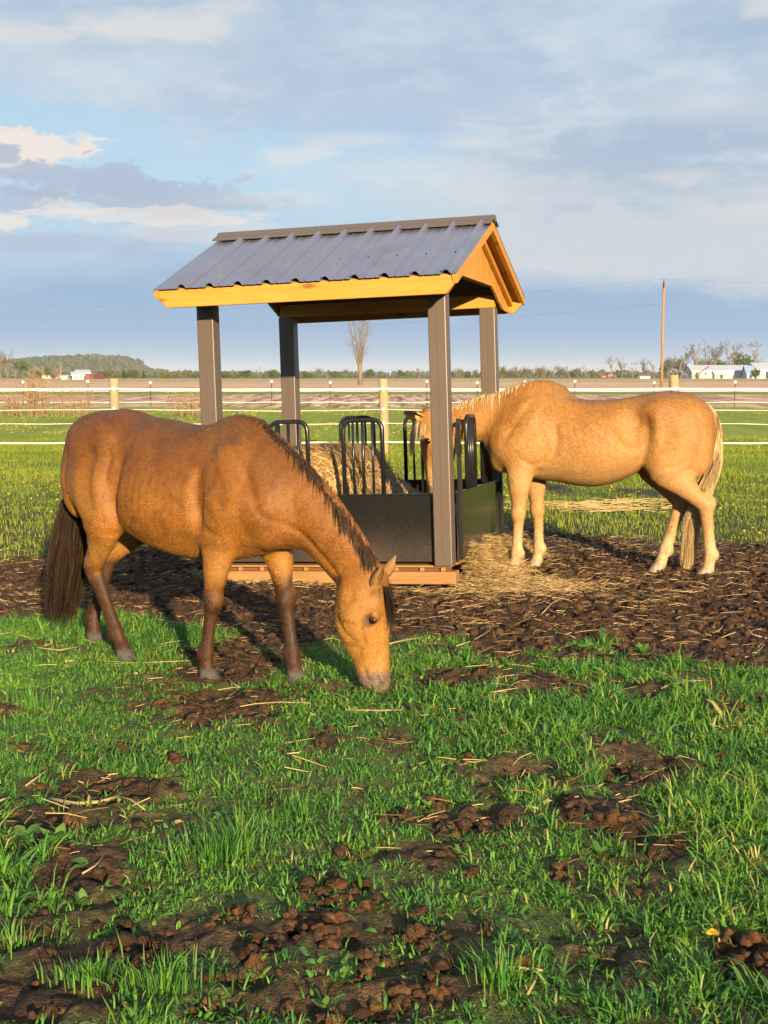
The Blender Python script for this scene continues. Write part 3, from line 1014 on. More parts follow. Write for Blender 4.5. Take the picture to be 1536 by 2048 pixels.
    for sy in (-1, 1):
        for j in range(3):
            pr = profile(cuts[j] + (.0 if j == 0 else -.012), cuts[j + 1])
            mb = MB()
            up = Vector((0, sy * sl, 1)).normalized()
            dn = Vector((0, sy * EY, EZ - RZ)).normalized()
            rows = []
            L0, L1 = .0, ln + .035
            vs = []
            lift = .001 * j
            for d_ in (L0, ln * .5, L1):
                for (x_, h_) in pr:
                    vs.append(Vector((x_, 0, RZ)) + dn * d_ + up * (h_ + lift + .001))
            nn = len(pr)
            for d_ in (L0, ln * .5, L1):
                for (x_, h_) in pr:
                    vs.append(Vector((x_, 0, RZ)) + dn * d_ + up * (h_ + lift - .0005))
            fs = []
            for r_ in range(2):
                for i in range(nn - 1):
                    a = r_ * nn + i
                    fs.append((a, a + 1, a + nn + 1, a + nn))
                    b = a + 3 * nn
                    fs.append((b, b + nn, b + nn + 1, b + 1))
            for i in range(nn - 1):
                a = 2 * nn + i
                fs.append((a, a + 1, a + 3 * nn + 1, a + 3 * nn))
            mb.add(vs, fs)
            sheet = mb.build('roof_sheet', m_roof, root)
            for r_ in ribs:
                if cuts[j] < r_ < cuts[j + 1] and sy < 0:
                    for d_ in (ln * .62, L1 - .06):
                        c_ = link('screw', screw, None, sheet)
                        c_.location = Vector((r_ - .05, 0, RZ)) + dn * d_ + up * (lift + .001)
                        c_.rotation_euler = up.to_track_quat('Z', 'Y').to_euler()
    # ridge cap
    cap = []
    for (d_, h_) in ((.155, .026), (.15, .032), (.045, .036), (.03, .046), (0, .052)):
        cap.append((-d_, RZ - d_ * sl + h_))
    outer = cap + [(-a, b) for a, b in cap[:-1][::-1]]
    inner = [(a * .98, b - .004) for a, b in outer]
    MB().prism(outer + inner[::-1], 'x', -1.205, 1.205).build('ridge_cap', m_steel, root)
    MB().box((1.2065, 0, RZ + .018), (.003, .07, .05)).build('ridge_end', m_steel, root)
    # panels with hay bars
    def side(length, M, uprights):
        p = MB()
        p.box((0, 0, .42), (length, .012, .52), M)
        pan = p.build('side_panel', m_panel, root, .002)
        MB().box((0, 0, .684), (length, .034, .010), M).build('panel_rim', m_black, pan, .002)
        for c_ in (-.9, -.302, .306, .9):
            if abs(c_) + .17 > length / 2 + .12:
                continue
            h = MB()
            w, zt, rr = .157, 1.265, .075
            pts = [(c_ - w, 0, .69), (c_ - w, 0, zt - rr)]
            for i in range(1, 6):
                a = math.pi - i * math.pi / 10
                pts.append((c_ - w + rr + rr * math.cos(a), 0, zt - rr + rr * math.sin(a)))
            for i in range(0, 6):
                a = math.pi / 2 - i * math.pi / 10
                pts.append((c_ + w - rr + rr * math.cos(a), 0, zt - rr + rr * math.sin(a)))
            pts.append((c_ + w, 0, .69))
            h.tube([M @ Vector(q) for q in pts], .0175, 10)
            hoop = h.build('hay_hoop', m_black, root, smooth=True)
            for q in (-.5, 0, .5):
                b = MB()
                b.tube([M @ Vector((c_ + q * w, 0, .69)), M @ Vector((c_ + q * w, 0, zt - .008))], .0105 if q else .0135, 8)
                b.build('bar', m_black, hoop, smooth=True)
        if uprights:
            for sgn in (-1, 1):
                u = MB().box((sgn * (length / 2 - .03), -.022, .71), (.055, .028, 1.09), M).build('upright', m_black, root, .003)
                MB().box((sgn * (length / 2 + .012), -.026, 1.11), (.026, .036, .20), M).box((sgn * (length / 2 + .012), -.03, 1.02), (.04, .05, .07), M).build('latch', m_black, u, .003)
                for i in range(7):
                    MB().box((sgn * (length / 2 + .03), -.026, 1.03 + i * .027), (.016, .03, .012), M).build('latch_tooth', m_black, u)
    I = Matrix.Identity(4)
    side(1.735, Matrix.Translation((0, -.95, 0)), False)
    side(1.735, Matrix.Translation((0, .95, 0)) @ Matrix.Rotation(math.pi, 4, 'Z'), False)
    side(1.72, Matrix.Translation((1.018, 0, 0)) @ Matrix.Rotation(math.pi / 2, 4, 'Z'), True)
    side(1.72, Matrix.Translation((-1.018, 0, 0)) @ Matrix.Rotation(-math.pi / 2, 4, 'Z'), True)
    return root


feeder = make_feeder()
FM = feeder.matrix_world.copy()


def make_bale():
    """round bale slumped in the feeder, eaten down on its right side"""
    rs = np.random.RandomState(8)
    nu, nv = 64, 96
    # cylinder lying along the feeder's depth, with a skirt of loose hay to the right
    U, V_ = np.meshgrid(np.linspace(-1, 1, nu), np.linspace(0, 1, nv), indexing='ij')
    prof = np.array([(-.86, .20), (-.90, .42), (-.86, .70), (-.72, .90), (-.52, 1.02), (-.28, 1.045), (-.06, .98), (.06, .86), (.15, .72), (.27, .62), (.42, .52), (.66, .47), (.86, .44), (.90, .22)])
    tt = np.linspace(0, 1, len(prof))
    x = np.interp(V_, tt, prof[:, 0])
    z = np.interp(V_, tt, prof[:, 1])
    for _ in range(6):
        x[:, 1:-1] = (x[:, :-2] + 2 * x[:, 1:-1] + x[:, 2:]) / 4
        z[:, 1:-1] = (z[:, :-2] + 2 * z[:, 1:-1] + z[:, 2:]) / 4
    endr = 1 - np.clip((np.abs(U) - .72) / .28, 0, 1) ** 2 * .38
    xc = -.3
    x = xc + (x - xc) * np.where(x < .1, endr, 1)
    z = .2 + (z - .2) * endr
    y = U * .86
    n = (fbm(x * 7 + 3, y * 7 + z * 6, 4, 5) - .5) * .07
    x, z = x + n * .6, z + n
    P = np.stack([x, y, z], -1).reshape(-1, 3)
    i = np.arange(nu - 1)[:, None] * nv + np.arange(nv - 1)[None]
    F = np.stack([i, i + nv, i + nv + 1, i + 1], -1).reshape(-1, 4)
    me = np_mesh('hay_bale', P, F)
    m, k = newmat('packed_hay')
    tc = k.n('ShaderNodeTexCoord').outputs['Object']
    mp = k.n('ShaderNodeMapping', ins={'Vector': tc, 'Scale': (14, 60, 14)}).outputs[0]
    nn = k.noise(mp, 1.2, 5, .7, 1.5)
    setp(k, color=k.ramp(nn, [(.3, (.11, .065, .022)), (.55, (.30, .19, .07)), (.75, (.48, .33, .14))]), rough=.9, spec=.15, normal=k.bump(nn, 1.0, .02))
    o = link('hay_bale', me, m, None, True)
    o.matrix_world = FM
    tag(o, 'netted round hay bale slumped inside the feeder, eaten down to the right', 'hay bale')
    # stalks lying over the surface, mostly wound round the bale
    n = 7500
    a = rs.randint(1, nu - 2, n)
    b = rs.randint(6, nv - 4, n)
    G = np.stack([x, y, z], -1)
    C = G[a, b]
    tv = G[a, np.minimum(b + 2, nv - 1)] - G[a, np.maximum(b - 2, 0)]
    tu = G[a + 1, b] - G[a - 1, b]
    tv /= np.linalg.norm(tv, axis=1)[:, None] + 1e-9
    tu /= np.linalg.norm(tu, axis=1)[:, None] + 1e-9
    nr = np.cross(tu, tv)
    nr *= np.sign(nr[:, 2:3] + .15)
    loose = rs.rand(n) < np.where(C[:, 0] > .0, .9, .25)
    ang = np.where(loose, rs.rand(n) * np.pi, rs.randn(n) * .25)
    d = tv * np.cos(ang)[:, None] + tu * np.sin(ang)[:, None] + nr * (rs.rand(n, 1) - .35) * np.where(loose, .5, .12)[:, None]
    d /= np.linalg.norm(d, axis=1)[:, None]
    L = .07 + .13 * rs.rand(n)
    sd = np.cross(d, nr)
    sd /= np.linalg.norm(sd, axis=1)[:, None]
    r = (.0016 + .0012 * rs.rand(n))[:, None]
    C = C + nr * .008
    A, B = C - d * L[:, None] / 2, C + d * L[:, None] / 2
    M_ = C + nr * (.006 + .01 * rs.rand(n, 1))
    V = np.stack([A - sd * r, A + sd * r, M_ + sd * r, M_ - sd * r, B + sd * r * .6, B - sd * r * .6], 1).reshape(-1, 3)
    F = (np.arange(n)[:, None, None] * 6 + np.array([[0, 1, 2], [0, 2, 3], [3, 2, 4], [3, 4, 5]])[None]).reshape(-1, 3)
    me2 = np_mesh('hay_stalks', V, F)
    fattr(me2, 'tone', np.repeat(np.clip(.65 + .28 * rs.randn(n), 0, 1), 6))
    tag(link('hay_stalks', me2, m_straw, o), kind='stuff')


make_bale()
# ================================================================== HORSES
class Field:
    """signed distance on a grid; shapes are blended in softly, then skinned as one continuous mesh"""
    def __init__(self, lo, hi, h):
        self.lo, self.h = np.array(lo, dtype=np.float32), h
        self.n = np.ceil((np.array(hi) - np.array(lo)) / h).astype(int) + 1
        self.D = np.full(self.n, 0.5, dtype=np.float32)

    def box(self, lo, hi, pad):
        a = np.clip(np.floor((np.array(lo) - pad - self.lo) / self.h).astype(int), 0, self.n - 1)
        b = np.clip(np.ceil((np.array(hi) + pad - self.lo) / self.h).astype(int) + 1, 1, self.n)
        ax = [self.lo[i] + np.arange(a[i], b[i], dtype=np.float32) * self.h for i in range(3)]
        X, Y, Z = np.meshgrid(*ax, indexing='ij')
        return tuple(slice(a[i], b[i]) for i in range(3)), X, Y, Z

    def blend(self, sl, d, k):
        A = self.D[sl]
        h = np.maximum(k - np.abs(A - d), 0) / k
        self.D[sl] = np.minimum(A, d) - h * h * k * .25

    def carve(self, sl, d, k):
        A = self.D[sl]
        d = -d
        h = np.maximum(k - np.abs(A - d), 0) / k
        self.D[sl] = np.maximum(A, d) + h * h * k * .25

    def ell(self, c, r, k=.05, rot=None, sub=False):
        c, r = np.array(c, dtype=np.float32), np.array(r, dtype=np.float32)
        m = r.max()
        sl, X, Y, Z = self.box(c - m, c + m, k * 1.6 + .06)
        P = np.stack([X - c[0], Y - c[1], Z - c[2]], -1)
        if rot is not None:
            M = np.array(Euler(rot).to_matrix().transposed(), dtype=np.float32)
            P = P @ M.T
        k1 = np.sqrt(((P / r) ** 2).sum(-1))
        k2 = np.sqrt(((P / (r * r)) ** 2).sum(-1)) + 1e-6
        d = k1 * (k1 - 1) / k2
        (self.carve if sub else self.blend)(sl, d, k)

    def sweep(self, pts, rad, k=.05, lat=(0, 1, 0), per=4, sub=False):
        """pts (n,3), rad (n,2): half width along lat, half depth across"""
        pts, rad = np.array(pts, dtype=np.float64), np.array(rad, dtype=np.float64)
        pts, rad = catmull(pts, per), catmull(rad, per)
        lat0 = np.array(lat, dtype=np.float64)
        m = rad.max()
        sl, X, Y, Z = self.box(pts.min(0) - m, pts.max(0) + m, k + .05)
        P = np.stack([X, Y, Z], -1).astype(np.float32)
        best = np.full(X.shape, 9.0, dtype=np.float32)
        for i in range(len(pts) - 1):
            A, B = pts[i], pts[i + 1]
            AB = B - A
            L2 = AB @ AB
            t_ = AB / math.sqrt(L2)
            lt = lat0 - t_ * (lat0 @ t_)
            lt /= np.linalg.norm(lt)
            nr = np.cross(t_, lt)
            W = P - A.astype(np.float32)
            s = np.clip(W @ (AB / L2).astype(np.float32), 0, 1)
            a = (rad[i, 0] + (rad[i + 1, 0] - rad[i, 0]) * s).astype(np.float32)
            b = (rad[i, 1] + (rad[i + 1, 1] - rad[i, 1]) * s).astype(np.float32)
            W = W - s[..., None] * AB.astype(np.float32)
            u, v, w = W @ lt.astype(np.float32), W @ nr.astype(np.float32), W @ t_.astype(np.float32)
            c_ = np.minimum(a, b)
            k1 = np.sqrt((u / a) ** 2 + (v / b) ** 2 + (w / c_) ** 2)
            k2 = np.sqrt((u / (a * a)) ** 2 + (v / (b * b)) ** 2 + (w / (c_ * c_)) ** 2) + 1e-6
            best = np.minimum(best, k1 * (k1 - 1) / k2)
        (self.carve if sub else self.blend)(sl, best, k)

    def torso(self, tab, k=.03):
        """rows x, ztop, zbottom, zwidest, halfwidth, power above"""
        tab = np.array(sorted(tab), dtype=np.float64)
        sl, X, Y, Z = self.box((tab[0, 0], -.45, tab[:, 2].min()), (tab[-1, 0], .45, tab[:, 1].max()), .06)
        xs = np.linspace(tab[0, 0], tab[-1, 0], 200)
        cols = [smooth_interp(xs, tab[:, 0], tab[:, j]) for j in range(1, 6)]
        g = [np.interp(X[:, 0, 0], xs, c_).astype(np.float32)[:, None, None] for c_ in cols]
        top, bot, zw, hw, pw = g
        hz = np.where(Z > zw, top - zw, zw - bot)
        q = np.where(Z > zw, pw, 2.15)
        r = (np.abs(Y / hw) ** q + np.abs((Z - zw) / hz) ** q + 1e-9) ** (1 / q)
        over = np.maximum(np.maximum(X - tab[-1, 0], tab[0, 0] - X), 0)
        d = (r - 1) * np.minimum(hw, hz) * .9 + over
        self.blend(sl, d, k)

    def mesh(self):
        return surface_nets(self.D, self.lo, self.h)


def smooth_interp(x, xp, fp):
    """monotone-free cubic (Catmull-Rom slopes) interpolation"""
    m = np.gradient(fp, xp)
    i = np.clip(np.searchsorted(xp, x) - 1, 0, len(xp) - 2)
    h = xp[i + 1] - xp[i]
    t = (x - xp[i]) / h
    return ((2 * t ** 3 - 3 * t ** 2 + 1) * fp[i] + (t ** 3 - 2 * t ** 2 + t) * h * m[i] + (-2 * t ** 3 + 3 * t ** 2) * fp[i + 1] + (t ** 3 - t ** 2) * h * m[i + 1])


def catmull(P, per):
    P = np.asarray(P, dtype=np.float64)
    Q = np.vstack([2 * P[0] - P[1], P, 2 * P[-1] - P[-2]])
    out = []
    for i in range(1, len(Q) - 2):
        for j in range(per):
            t = j / per
            a, b, c_, d = Q[i - 1], Q[i], Q[i + 1], Q[i + 2]
            out.append(.5 * (2 * b + (c_ - a) * t + (2 * a - 5 * b + 4 * c_ - d) * t ** 2 + (3 * b - a - 3 * c_ + d) * t ** 3))
    out.append(P[-1])
    return np.array(out)


def surface_nets(D, lo, h):
    nx, ny, nz = D.shape
    S = D < 0
    c = [S[i:nx - 1 + i, j:ny - 1 + j, k_:nz - 1 + k_] for i in (0, 1) for j in (0, 1) for k_ in (0, 1)]
    tot = sum(q.astype(np.int8) for q in c)
    I, J, K = np.nonzero((tot > 0) & (tot < 8))
    acc, cnt = np.zeros((len(I), 3), dtype=np.float32), np.zeros(len(I), dtype=np.float32)
    corners = [(i, j, k_) for i in (0, 1) for j in (0, 1) for k_ in (0, 1)]
    for a in corners:
        for ax in range(3):
            if a[ax]:
                continue
            b = list(a)
            b[ax] = 1
            da, db = D[I + a[0], J + a[1], K + a[2]], D[I + b[0], J + b[1], K + b[2]]
            m = (da < 0) != (db < 0)
            t = np.where(m, da / np.where(m, da - db, 1), 0)
            for q in range(3):
                acc[:, q] += np.where(m, a[q] + (t if q == ax else 0), 0)
            cnt += m
    V = lo + (np.stack([I, J, K], 1) + acc / cnt[:, None]) * h
    idx = np.full((nx - 1, ny - 1, nz - 1), -1, dtype=np.int32)
    idx[I, J, K] = np.arange(len(I))
    F = []
    for ax in range(3):
        o1, o2 = [(1, 2), (2, 0), (0, 1)][ax]
        sh = [slice(1, -1)] * 3
        A = [slice(0, -1) if q == ax else slice(1, -1) for q in range(3)]
        B = [slice(1, None) if q == ax else slice(1, -1) for q in range(3)]
        sa, sb = S[tuple(A)], S[tuple(B)]
        e = np.argwhere(sa != sb)
        if not len(e):
            continue
        inside = sa[tuple(e.T)]
        base = e + 1
        base[:, ax] = e[:, ax]

        def cell(d1, d2):
            q = base.copy()
            q[:, o1] -= d1
            q[:, o2] -= d2
            return idx[q[:, 0], q[:, 1], q[:, 2]]
        quad = np.stack([cell(1, 1), cell(0, 1), cell(0, 0), cell(1, 0)], 1)
        quad[~inside] = quad[~inside][:, ::-1]
        F.append(quad)
    return V, np.concatenate(F)


def relax(V, F, it=2, lam=.5):
    n = len(V)
    E = np.concatenate([F[:, [0, 1]], F[:, [1, 2]], F[:, [2, 3]], F[:, [3, 0]]])
    deg = np.bincount(E.ravel(), minlength=n)[:, None].astype(np.float32)
    V = V.astype(np.float64)
    for i in range(it):
        for l_ in (lam, -lam * 1.04):
            s = np.stack([np.bincount(E[:, 0], V[E[:, 1], q], n) + np.bincount(E[:, 1], V[E[:, 0], q], n) for q in range(3)], 1)
            V = V + l_ * (s / deg - V)
    return V


def leg_radii(kind):
    if kind == 'fore':
        return None


def build_horse_body(spec, h=.0105):
    """spec: torso table, legs, neck and head given in the horse's own frame (x ahead, y to its left, z up)"""
    f = Field((-1.75, -.46, -.0), (1.32, .62, 1.72), h)
    Z = spec['sz']
    f.torso(spec['torso'], .03)
    for q in spec['shapes']:
        f.ell(*q[:2], **q[2])
    for lg in spec['legs']:
        f.sweep(lg['pts'], lg['rad'], lg.get('k', .06), lg.get('lat', (0, 1, 0)))
        for e in lg.get('extra', []):
            f.ell(*e[:2], **e[2])
    f.sweep(spec['neck'], spec['neck_rad'], .11, spec.get('neck_lat', (0, 1, 0)), 4)
    for q in spec.get('neck_shapes', []):
        f.ell(*q[:2], **q[2])
    f.sweep(spec['head'], spec['head_rad'], .045, spec.get('head_lat', (0, 1, 0)), 4)
    for q in spec['head_shapes']:
        f.ell(*q[:2], **q[2])
    V, F = f.mesh()
    V = relax(V, F, 3)
    N = vertex_normals(V, F)
    wt = np.clip(np.abs(N[:, 1]) * 1.3 - .25, 0, 1)
    V = sculpt(V, F, V[:, [0, 2]], spec['strokes'], wt)
    if 'head_uv' in spec:
        UV, w2 = spec['head_uv'](V)
        V = sculpt(V, F, UV, spec['head_strokes'], w2)
    return V, F


def hair(name, roots, dirs, L, W, mat, parent, rs, gravity=1.0, stiff=.35, seg=4, tone=None, outward=None, wave=.02):
    """ribbons of hair: each starts along dirs and falls"""
    n = len(roots)
    P = roots.copy()
    d = dirs / (np.linalg.norm(dirs, axis=1)[:, None] + 1e-9)
    side = np.cross(d, np.stack([rs.randn(n) * .3, rs.randn(n) * .3, np.ones(n)], 1))
    side /= np.linalg.norm(side, axis=1)[:, None] + 1e-9
    rows = []
    for s in range(seg + 1):
        w = (W * (1 - .8 * (s / seg) ** 1.5))[:, None]
        rows.append(np.stack([P - side * w / 2, P + side * w / 2], 1))
        d = d * stiff + np.array([0, 0, -1.0]) * gravity * (1 - stiff) + rs.randn(n, 3) * wave + d * .35
        d /= np.linalg.norm(d, axis=1)[:, None] + 1e-9
        P = P + d * (L / seg)[:, None]
    V = np.stack(rows, 1).reshape(-1, 3)
    m = (seg + 1) * 2
    q = np.array([[2 * s, 2 * s + 1, 2 * s + 3, 2 * s + 2] for s in range(seg)])
    F = (np.arange(n)[:, None, None] * m + q[None]).reshape(-1, 4)
    me = np_mesh(name, V, F)
    fattr(me, 'tone', np.repeat(np.clip(rs.rand(n) if tone is None else tone, 0, 1), m))
    o = link(name, me, mat, parent, True)
    return o


def mat_hair(name, stops, rough=.45):
    m, k = newmat(name)
    tone = k.n('ShaderNodeAttribute', attribute_name='tone').outputs['Fac']
    setp(k, color=k.ramp(tone, stops), rough=max(rough, .6), spec=.1)
    return m


def mat_eye():
    m, k = newmat('horse_eye')
    setp(k, color=(.012, .006, .004), rough=.08, spec=.6, coat=.6)
    return m


m_eye = mat_eye()


def mat_hoof(name, lo, hi):
    m, k = newmat(name)
    tc = k.n('ShaderNodeTexCoord').outputs['Object']
    mp = k.n('ShaderNodeMapping', ins={'Vector': tc, 'Scale': (60, 60, 8)}).outputs[0]
    n = k.noise(mp, 1.0, 4, .6)
    setp(k, color=k.ramp(n, [(.3, lo), (.7, hi)]), rough=.7, spec=.3, normal=k.bump(n, .4, .004))
    return m


def hoof_mesh(name, s=1.0):
    mb = MB()
    N = 20
    rings = [(-.004, .066, .062, .022), (.012, .066, .061, .018), (.04, .058, .054, .006), (.066, .050, .047, -.006), (.080, .043, .041, -.012)]
    vs, fs = [], []
    for (z, rx, ry, ox) in rings:
        for i in range(N):
            a = 2 * math.pi * i / N
            cx = math.cos(a)
            vs.append((s * (ox + rx * (cx if cx > 0 else cx * .82)), s * ry * math.sin(a), s * z))
    for r_ in range(len(rings) - 1):
        for i in range(N):
            j = (i + 1) % N
            fs.append((r_ * N + i, r_ * N + j, (r_ + 1) * N + j, (r_ + 1) * N + i))
    fs.append(tuple(range(N - 1, -1, -1)))
    fs.append(tuple((len(rings) - 1) * N + i for i in range(N)))
    mb.add(vs, fs)
    me = mb.mesh(name)
    return me


def ear_mesh(name, L=.16, w=.036):
    """cupped leaf-shaped ear, open toward +x, tip toward +z"""
    nu, nv = 13, 12
    outer, inner = [], []
    for j in range(nv):
        t = j / (nv - 1)
        r = w * (0.62 + 1.5 * t - 2.12 * t ** 2.2 + .02) if t < 1 else .002
        r = max(w * (math.sin(math.pi * min(.98, .22 + t * .78)) ** .9), .0025)
        bend = .012 * math.sin(t * math.pi)
        for i in range(nu):
            a = math.pi + (i / (nu - 1) - .5) * 2 * R(128 - 18 * t)
            x, y = r * math.cos(a), r * .92 * math.sin(a)
            outer.append((x + bend, y, t * L))
            inner.append((x * .80 + bend, y * .80, t * L * .985 + .002))
    V = outer + inner
    n = len(outer)
    F = []
    for j in range(nv - 1):
        for i in range(nu - 1):
            a = j * nu + i
            F.append((a, a + 1, a + nu + 1, a + nu))
            b = a + n
            F.append((b, b + nu, b + nu + 1, b + 1))
        for i in (0, nu - 1):
            a, b = j * nu + i, (j + 1) * nu + i
            F.append((a, b, b + n, a + n))
    mb = MB()
    mb.add(V, F)
    return mb.mesh(name)


def eye_mesh(name, r=.021):
    bm = bmesh.new()
    bmesh.ops.create_uvsphere(bm, u_segments=20, v_segments=14, radius=r)
    me = bpy.data.meshes.new(name)
    bm.to_mesh(me)
    bm.free()
    return me


def guided_hair(name, path, spread, n, mat, parent, rs, width=.005, seg=14, lmin=.55):
    """hair hanging along a path; strands start at its head and end at random along its length"""
    C = catmull(np.array(path, float), 10)
    S = catmull(np.array(spread, float), 10)
    m = len(C)
    off = rs.randn(n, 3)
    off /= np.maximum(np.linalg.norm(off, axis=1)[:, None], 1)
    start = rs.rand(n) ** 2 * .22
    end = start + (1 - start) * (lmin + (1 - lmin) * rs.rand(n))
    rows = []
    ph = rs.rand(n) * 6.3
    side = np.stack([np.cos(ph), np.sin(ph), np.zeros(n)], 1)
    drift = rs.randn(n, 3) * .25
    for s in range(seg + 1):
        u = (start + (end - start) * s / seg) * (m - 1)
        i = np.clip(u.astype(int), 0, m - 2)
        f = (u - i)[:, None]
        P = C[i] * (1 - f) + C[i + 1] * f
        sp = S[i] * (1 - f) + S[i + 1] * f
        wav = np.stack([np.sin(ph + u * .35), np.cos(ph * 1.7 + u * .3), np.zeros(n)], 1) * .10
        P = P + (off + drift * (s / seg) + wav) * sp
        w = (width * (1.1 - .85 * (s / seg)))
        rows.append(np.stack([P - side * w / 2, P + side * w / 2], 1))
    V = np.stack(rows, 1).reshape(-1, 3)
    q = np.array([[2 * s, 2 * s + 1, 2 * s + 3, 2 * s + 2] for s in range(seg)])
    F = (np.arange(n)[:, None, None] * (seg + 1) * 2 + q[None]).reshape(-1, 4)
    me = np_mesh(name, V, F)
    fattr(me, 'tone', np.repeat(np.clip(rs.rand(n), 0, 1), (seg + 1) * 2))
    return link(name, me, mat, parent, True)


def crest(neck, nrad, n, rs, t0=.05, t1=1.0, jitter=.010, V=None, xmax=.5):
    """roots and up directions along the top line of a neck"""
    N, NR = catmull(np.array(neck), 12), catmull(np.array(nrad), 12)
    t = (t0 + (t1 - t0) * rs.rand(n)) * (len(N) - 1)
    i = np.clip(t.astype(int), 0, len(N) - 2)
    fr = (t - i)[:, None]
    C = N[i] * (1 - fr) + N[i + 1] * fr
    tang = N[i + 1] - N[i]
    tang /= np.linalg.norm(tang, axis=1)[:, None]
    up = np.cross(tang, np.array([0, 1, 0]))
    up *= np.sign(up @ np.array([.5, 0, 1.0]))[:, None]
    b = NR[i, 1] * (1 - fr[:, 0]) + NR[i + 1, 1] * fr[:, 0]
    roots = C + up * (b * .985)[:, None] + np.stack([np.zeros(n), rs.randn(n) * jitter, np.zeros(n)], 1)
    if V is not None:                                   # settle the roots on the modelled top line
        top = V[(np.abs(V[:, 1]) < .05) & (V[:, 0] > -.2) & (V[:, 0] < xmax + .05)]
        for j in np.nonzero(roots[:, 0] < xmax)[0]:
            m = (np.abs(top[:, 0] - roots[j, 0]) < .014) & (np.abs(top[:, 1] - roots[j, 1]) < .02)
            if m.any():
                roots[j, 2] = max(roots[j, 2], top[m, 2].max() - .004)
    return roots, up, tang, t / (len(N) - 1)


def fur_coat(V, F, paint, mat, parent, n, seed, L):
    """short lying hair over the whole body, coloured like the skin under it"""
    rs = np.random.RandomState(seed)
    T = np.concatenate([F[:, [0, 1, 2]], F[:, [0, 2, 3]]])
    A, B, C = V[T[:, 0]], V[T[:, 1]], V[T[:, 2]]
    N = np.cross(B - A, C - A)
    area = np.linalg.norm(N, axis=1)
    pick = rs.choice(len(T), n, p=area / area.sum())
    u, v = rs.rand(n, 1), rs.rand(n, 1)
    fl = (u + v > 1)
    u, v = np.where(fl, 1 - u, u), np.where(fl, 1 - v, v)
    P = A[pick] + (B - A)[pick] * u + (C - A)[pick] * v
    nr = N[pick] / (area[pick][:, None] + 1e-12)
    flow = np.stack([np.full(n, -.75), np.zeros(n), np.full(n, -.55)], 1)
    flow += .5 * np.stack([fbm(P[:, 0] * 5, P[:, 2] * 5, 2, 3) - .5, np.zeros(n), fbm(P[:, 0] * 5 + 9, P[:, 2] * 5, 2, 4) - .5], 1) + rs.randn(n, 3) * .16
    flow -= nr * (flow * nr).sum(1)[:, None]
    flow /= np.linalg.norm(flow, axis=1)[:, None] + 1e-9
    sd = np.cross(flow, nr)
    l_ = (L * (.6 + .8 * rs.rand(n)))[:, None]
    w = L * .075
    M = P + flow * l_ * .55 + nr * (L * .10)
    E = P + flow * l_ + nr * (L * (.10 + .20 * rs.rand(n, 1)))
    P = P - nr * .002
    W = np.stack([P - sd * w, P + sd * w, M + sd * w, M - sd * w, E], 1).reshape(-1, 3)
    G = (np.arange(n)[:, None, None] * 5 + np.array([[0, 1, 2], [0, 2, 3], [3, 2, 4]])[None]).reshape(-1, 3)
    me = np_mesh('short_hair', W, G)
    base = W.reshape(-1, 5, 3)[:, 0]
    vals = paint(base[:, 0], base[:, 1], base[:, 2])
    fattr(me, 'shade', np.repeat(rs.rand(n) - .5, 5))
    for n_ in ('dark', 'pale', 'red', 'skin', 'dapple'):
        fattr(me, n_, np.repeat(np.clip(vals.get(n_, np.zeros(n)), 0, 1), 5))
    tag(link('short_hair', me, mat, parent), kind='stuff')


def vertex_normals(V, F):
    n = np.cross(V[F[:, 2]] - V[F[:, 0]], V[F[:, 3]] - V[F[:, 1]])
    N = np.zeros_like(V)
    for q in range(4):
        for a in range(3):
            N[:, a] += np.bincount(F[:, q], n[:, a], len(V))
    return N / (np.linalg.norm(N, axis=1)[:, None] + 1e-12)


def sculpt(V, F, UV, strokes, weight):
    """press grooves (depth < 0) and raise ridges along strokes drawn in the side view"""
    N = vertex_normals(V, F)
    off = np.zeros(len(V))
    for pts, w, d in strokes:
        P = catmull(np.array(pts, float), 6) if len(pts) > 2 else np.array(pts, float)
        lo, hi = P.min(0) - 3 * w, P.max(0) + 3 * w
        m = ((UV > lo) & (UV < hi)).all(1) & (weight > .02)
        if not m.any():
            continue
        Q = UV[m]
        best, tb = np.full(len(Q), 9.0), np.zeros(len(Q))
        nseg = len(P) - 1
        for i in range(nseg):
            A, B = P[i], P[i + 1]
            AB = B - A
            s = np.clip(((Q - A) @ AB) / (AB @ AB + 1e-12), 0, 1)
            dd = np.linalg.norm(Q - A - s[:, None] * AB, axis=1)
            u = dd < best
            best = np.where(u, dd, best)
            tb = np.where(u, (i + s) / nseg, tb)
        fade = np.clip(np.minimum(tb, 1 - tb) * 5 + .25, 0, 1)
        off[m] += d * fade * np.exp(-(best / w) ** 2)
    return V + N * (off * weight)[:, None]


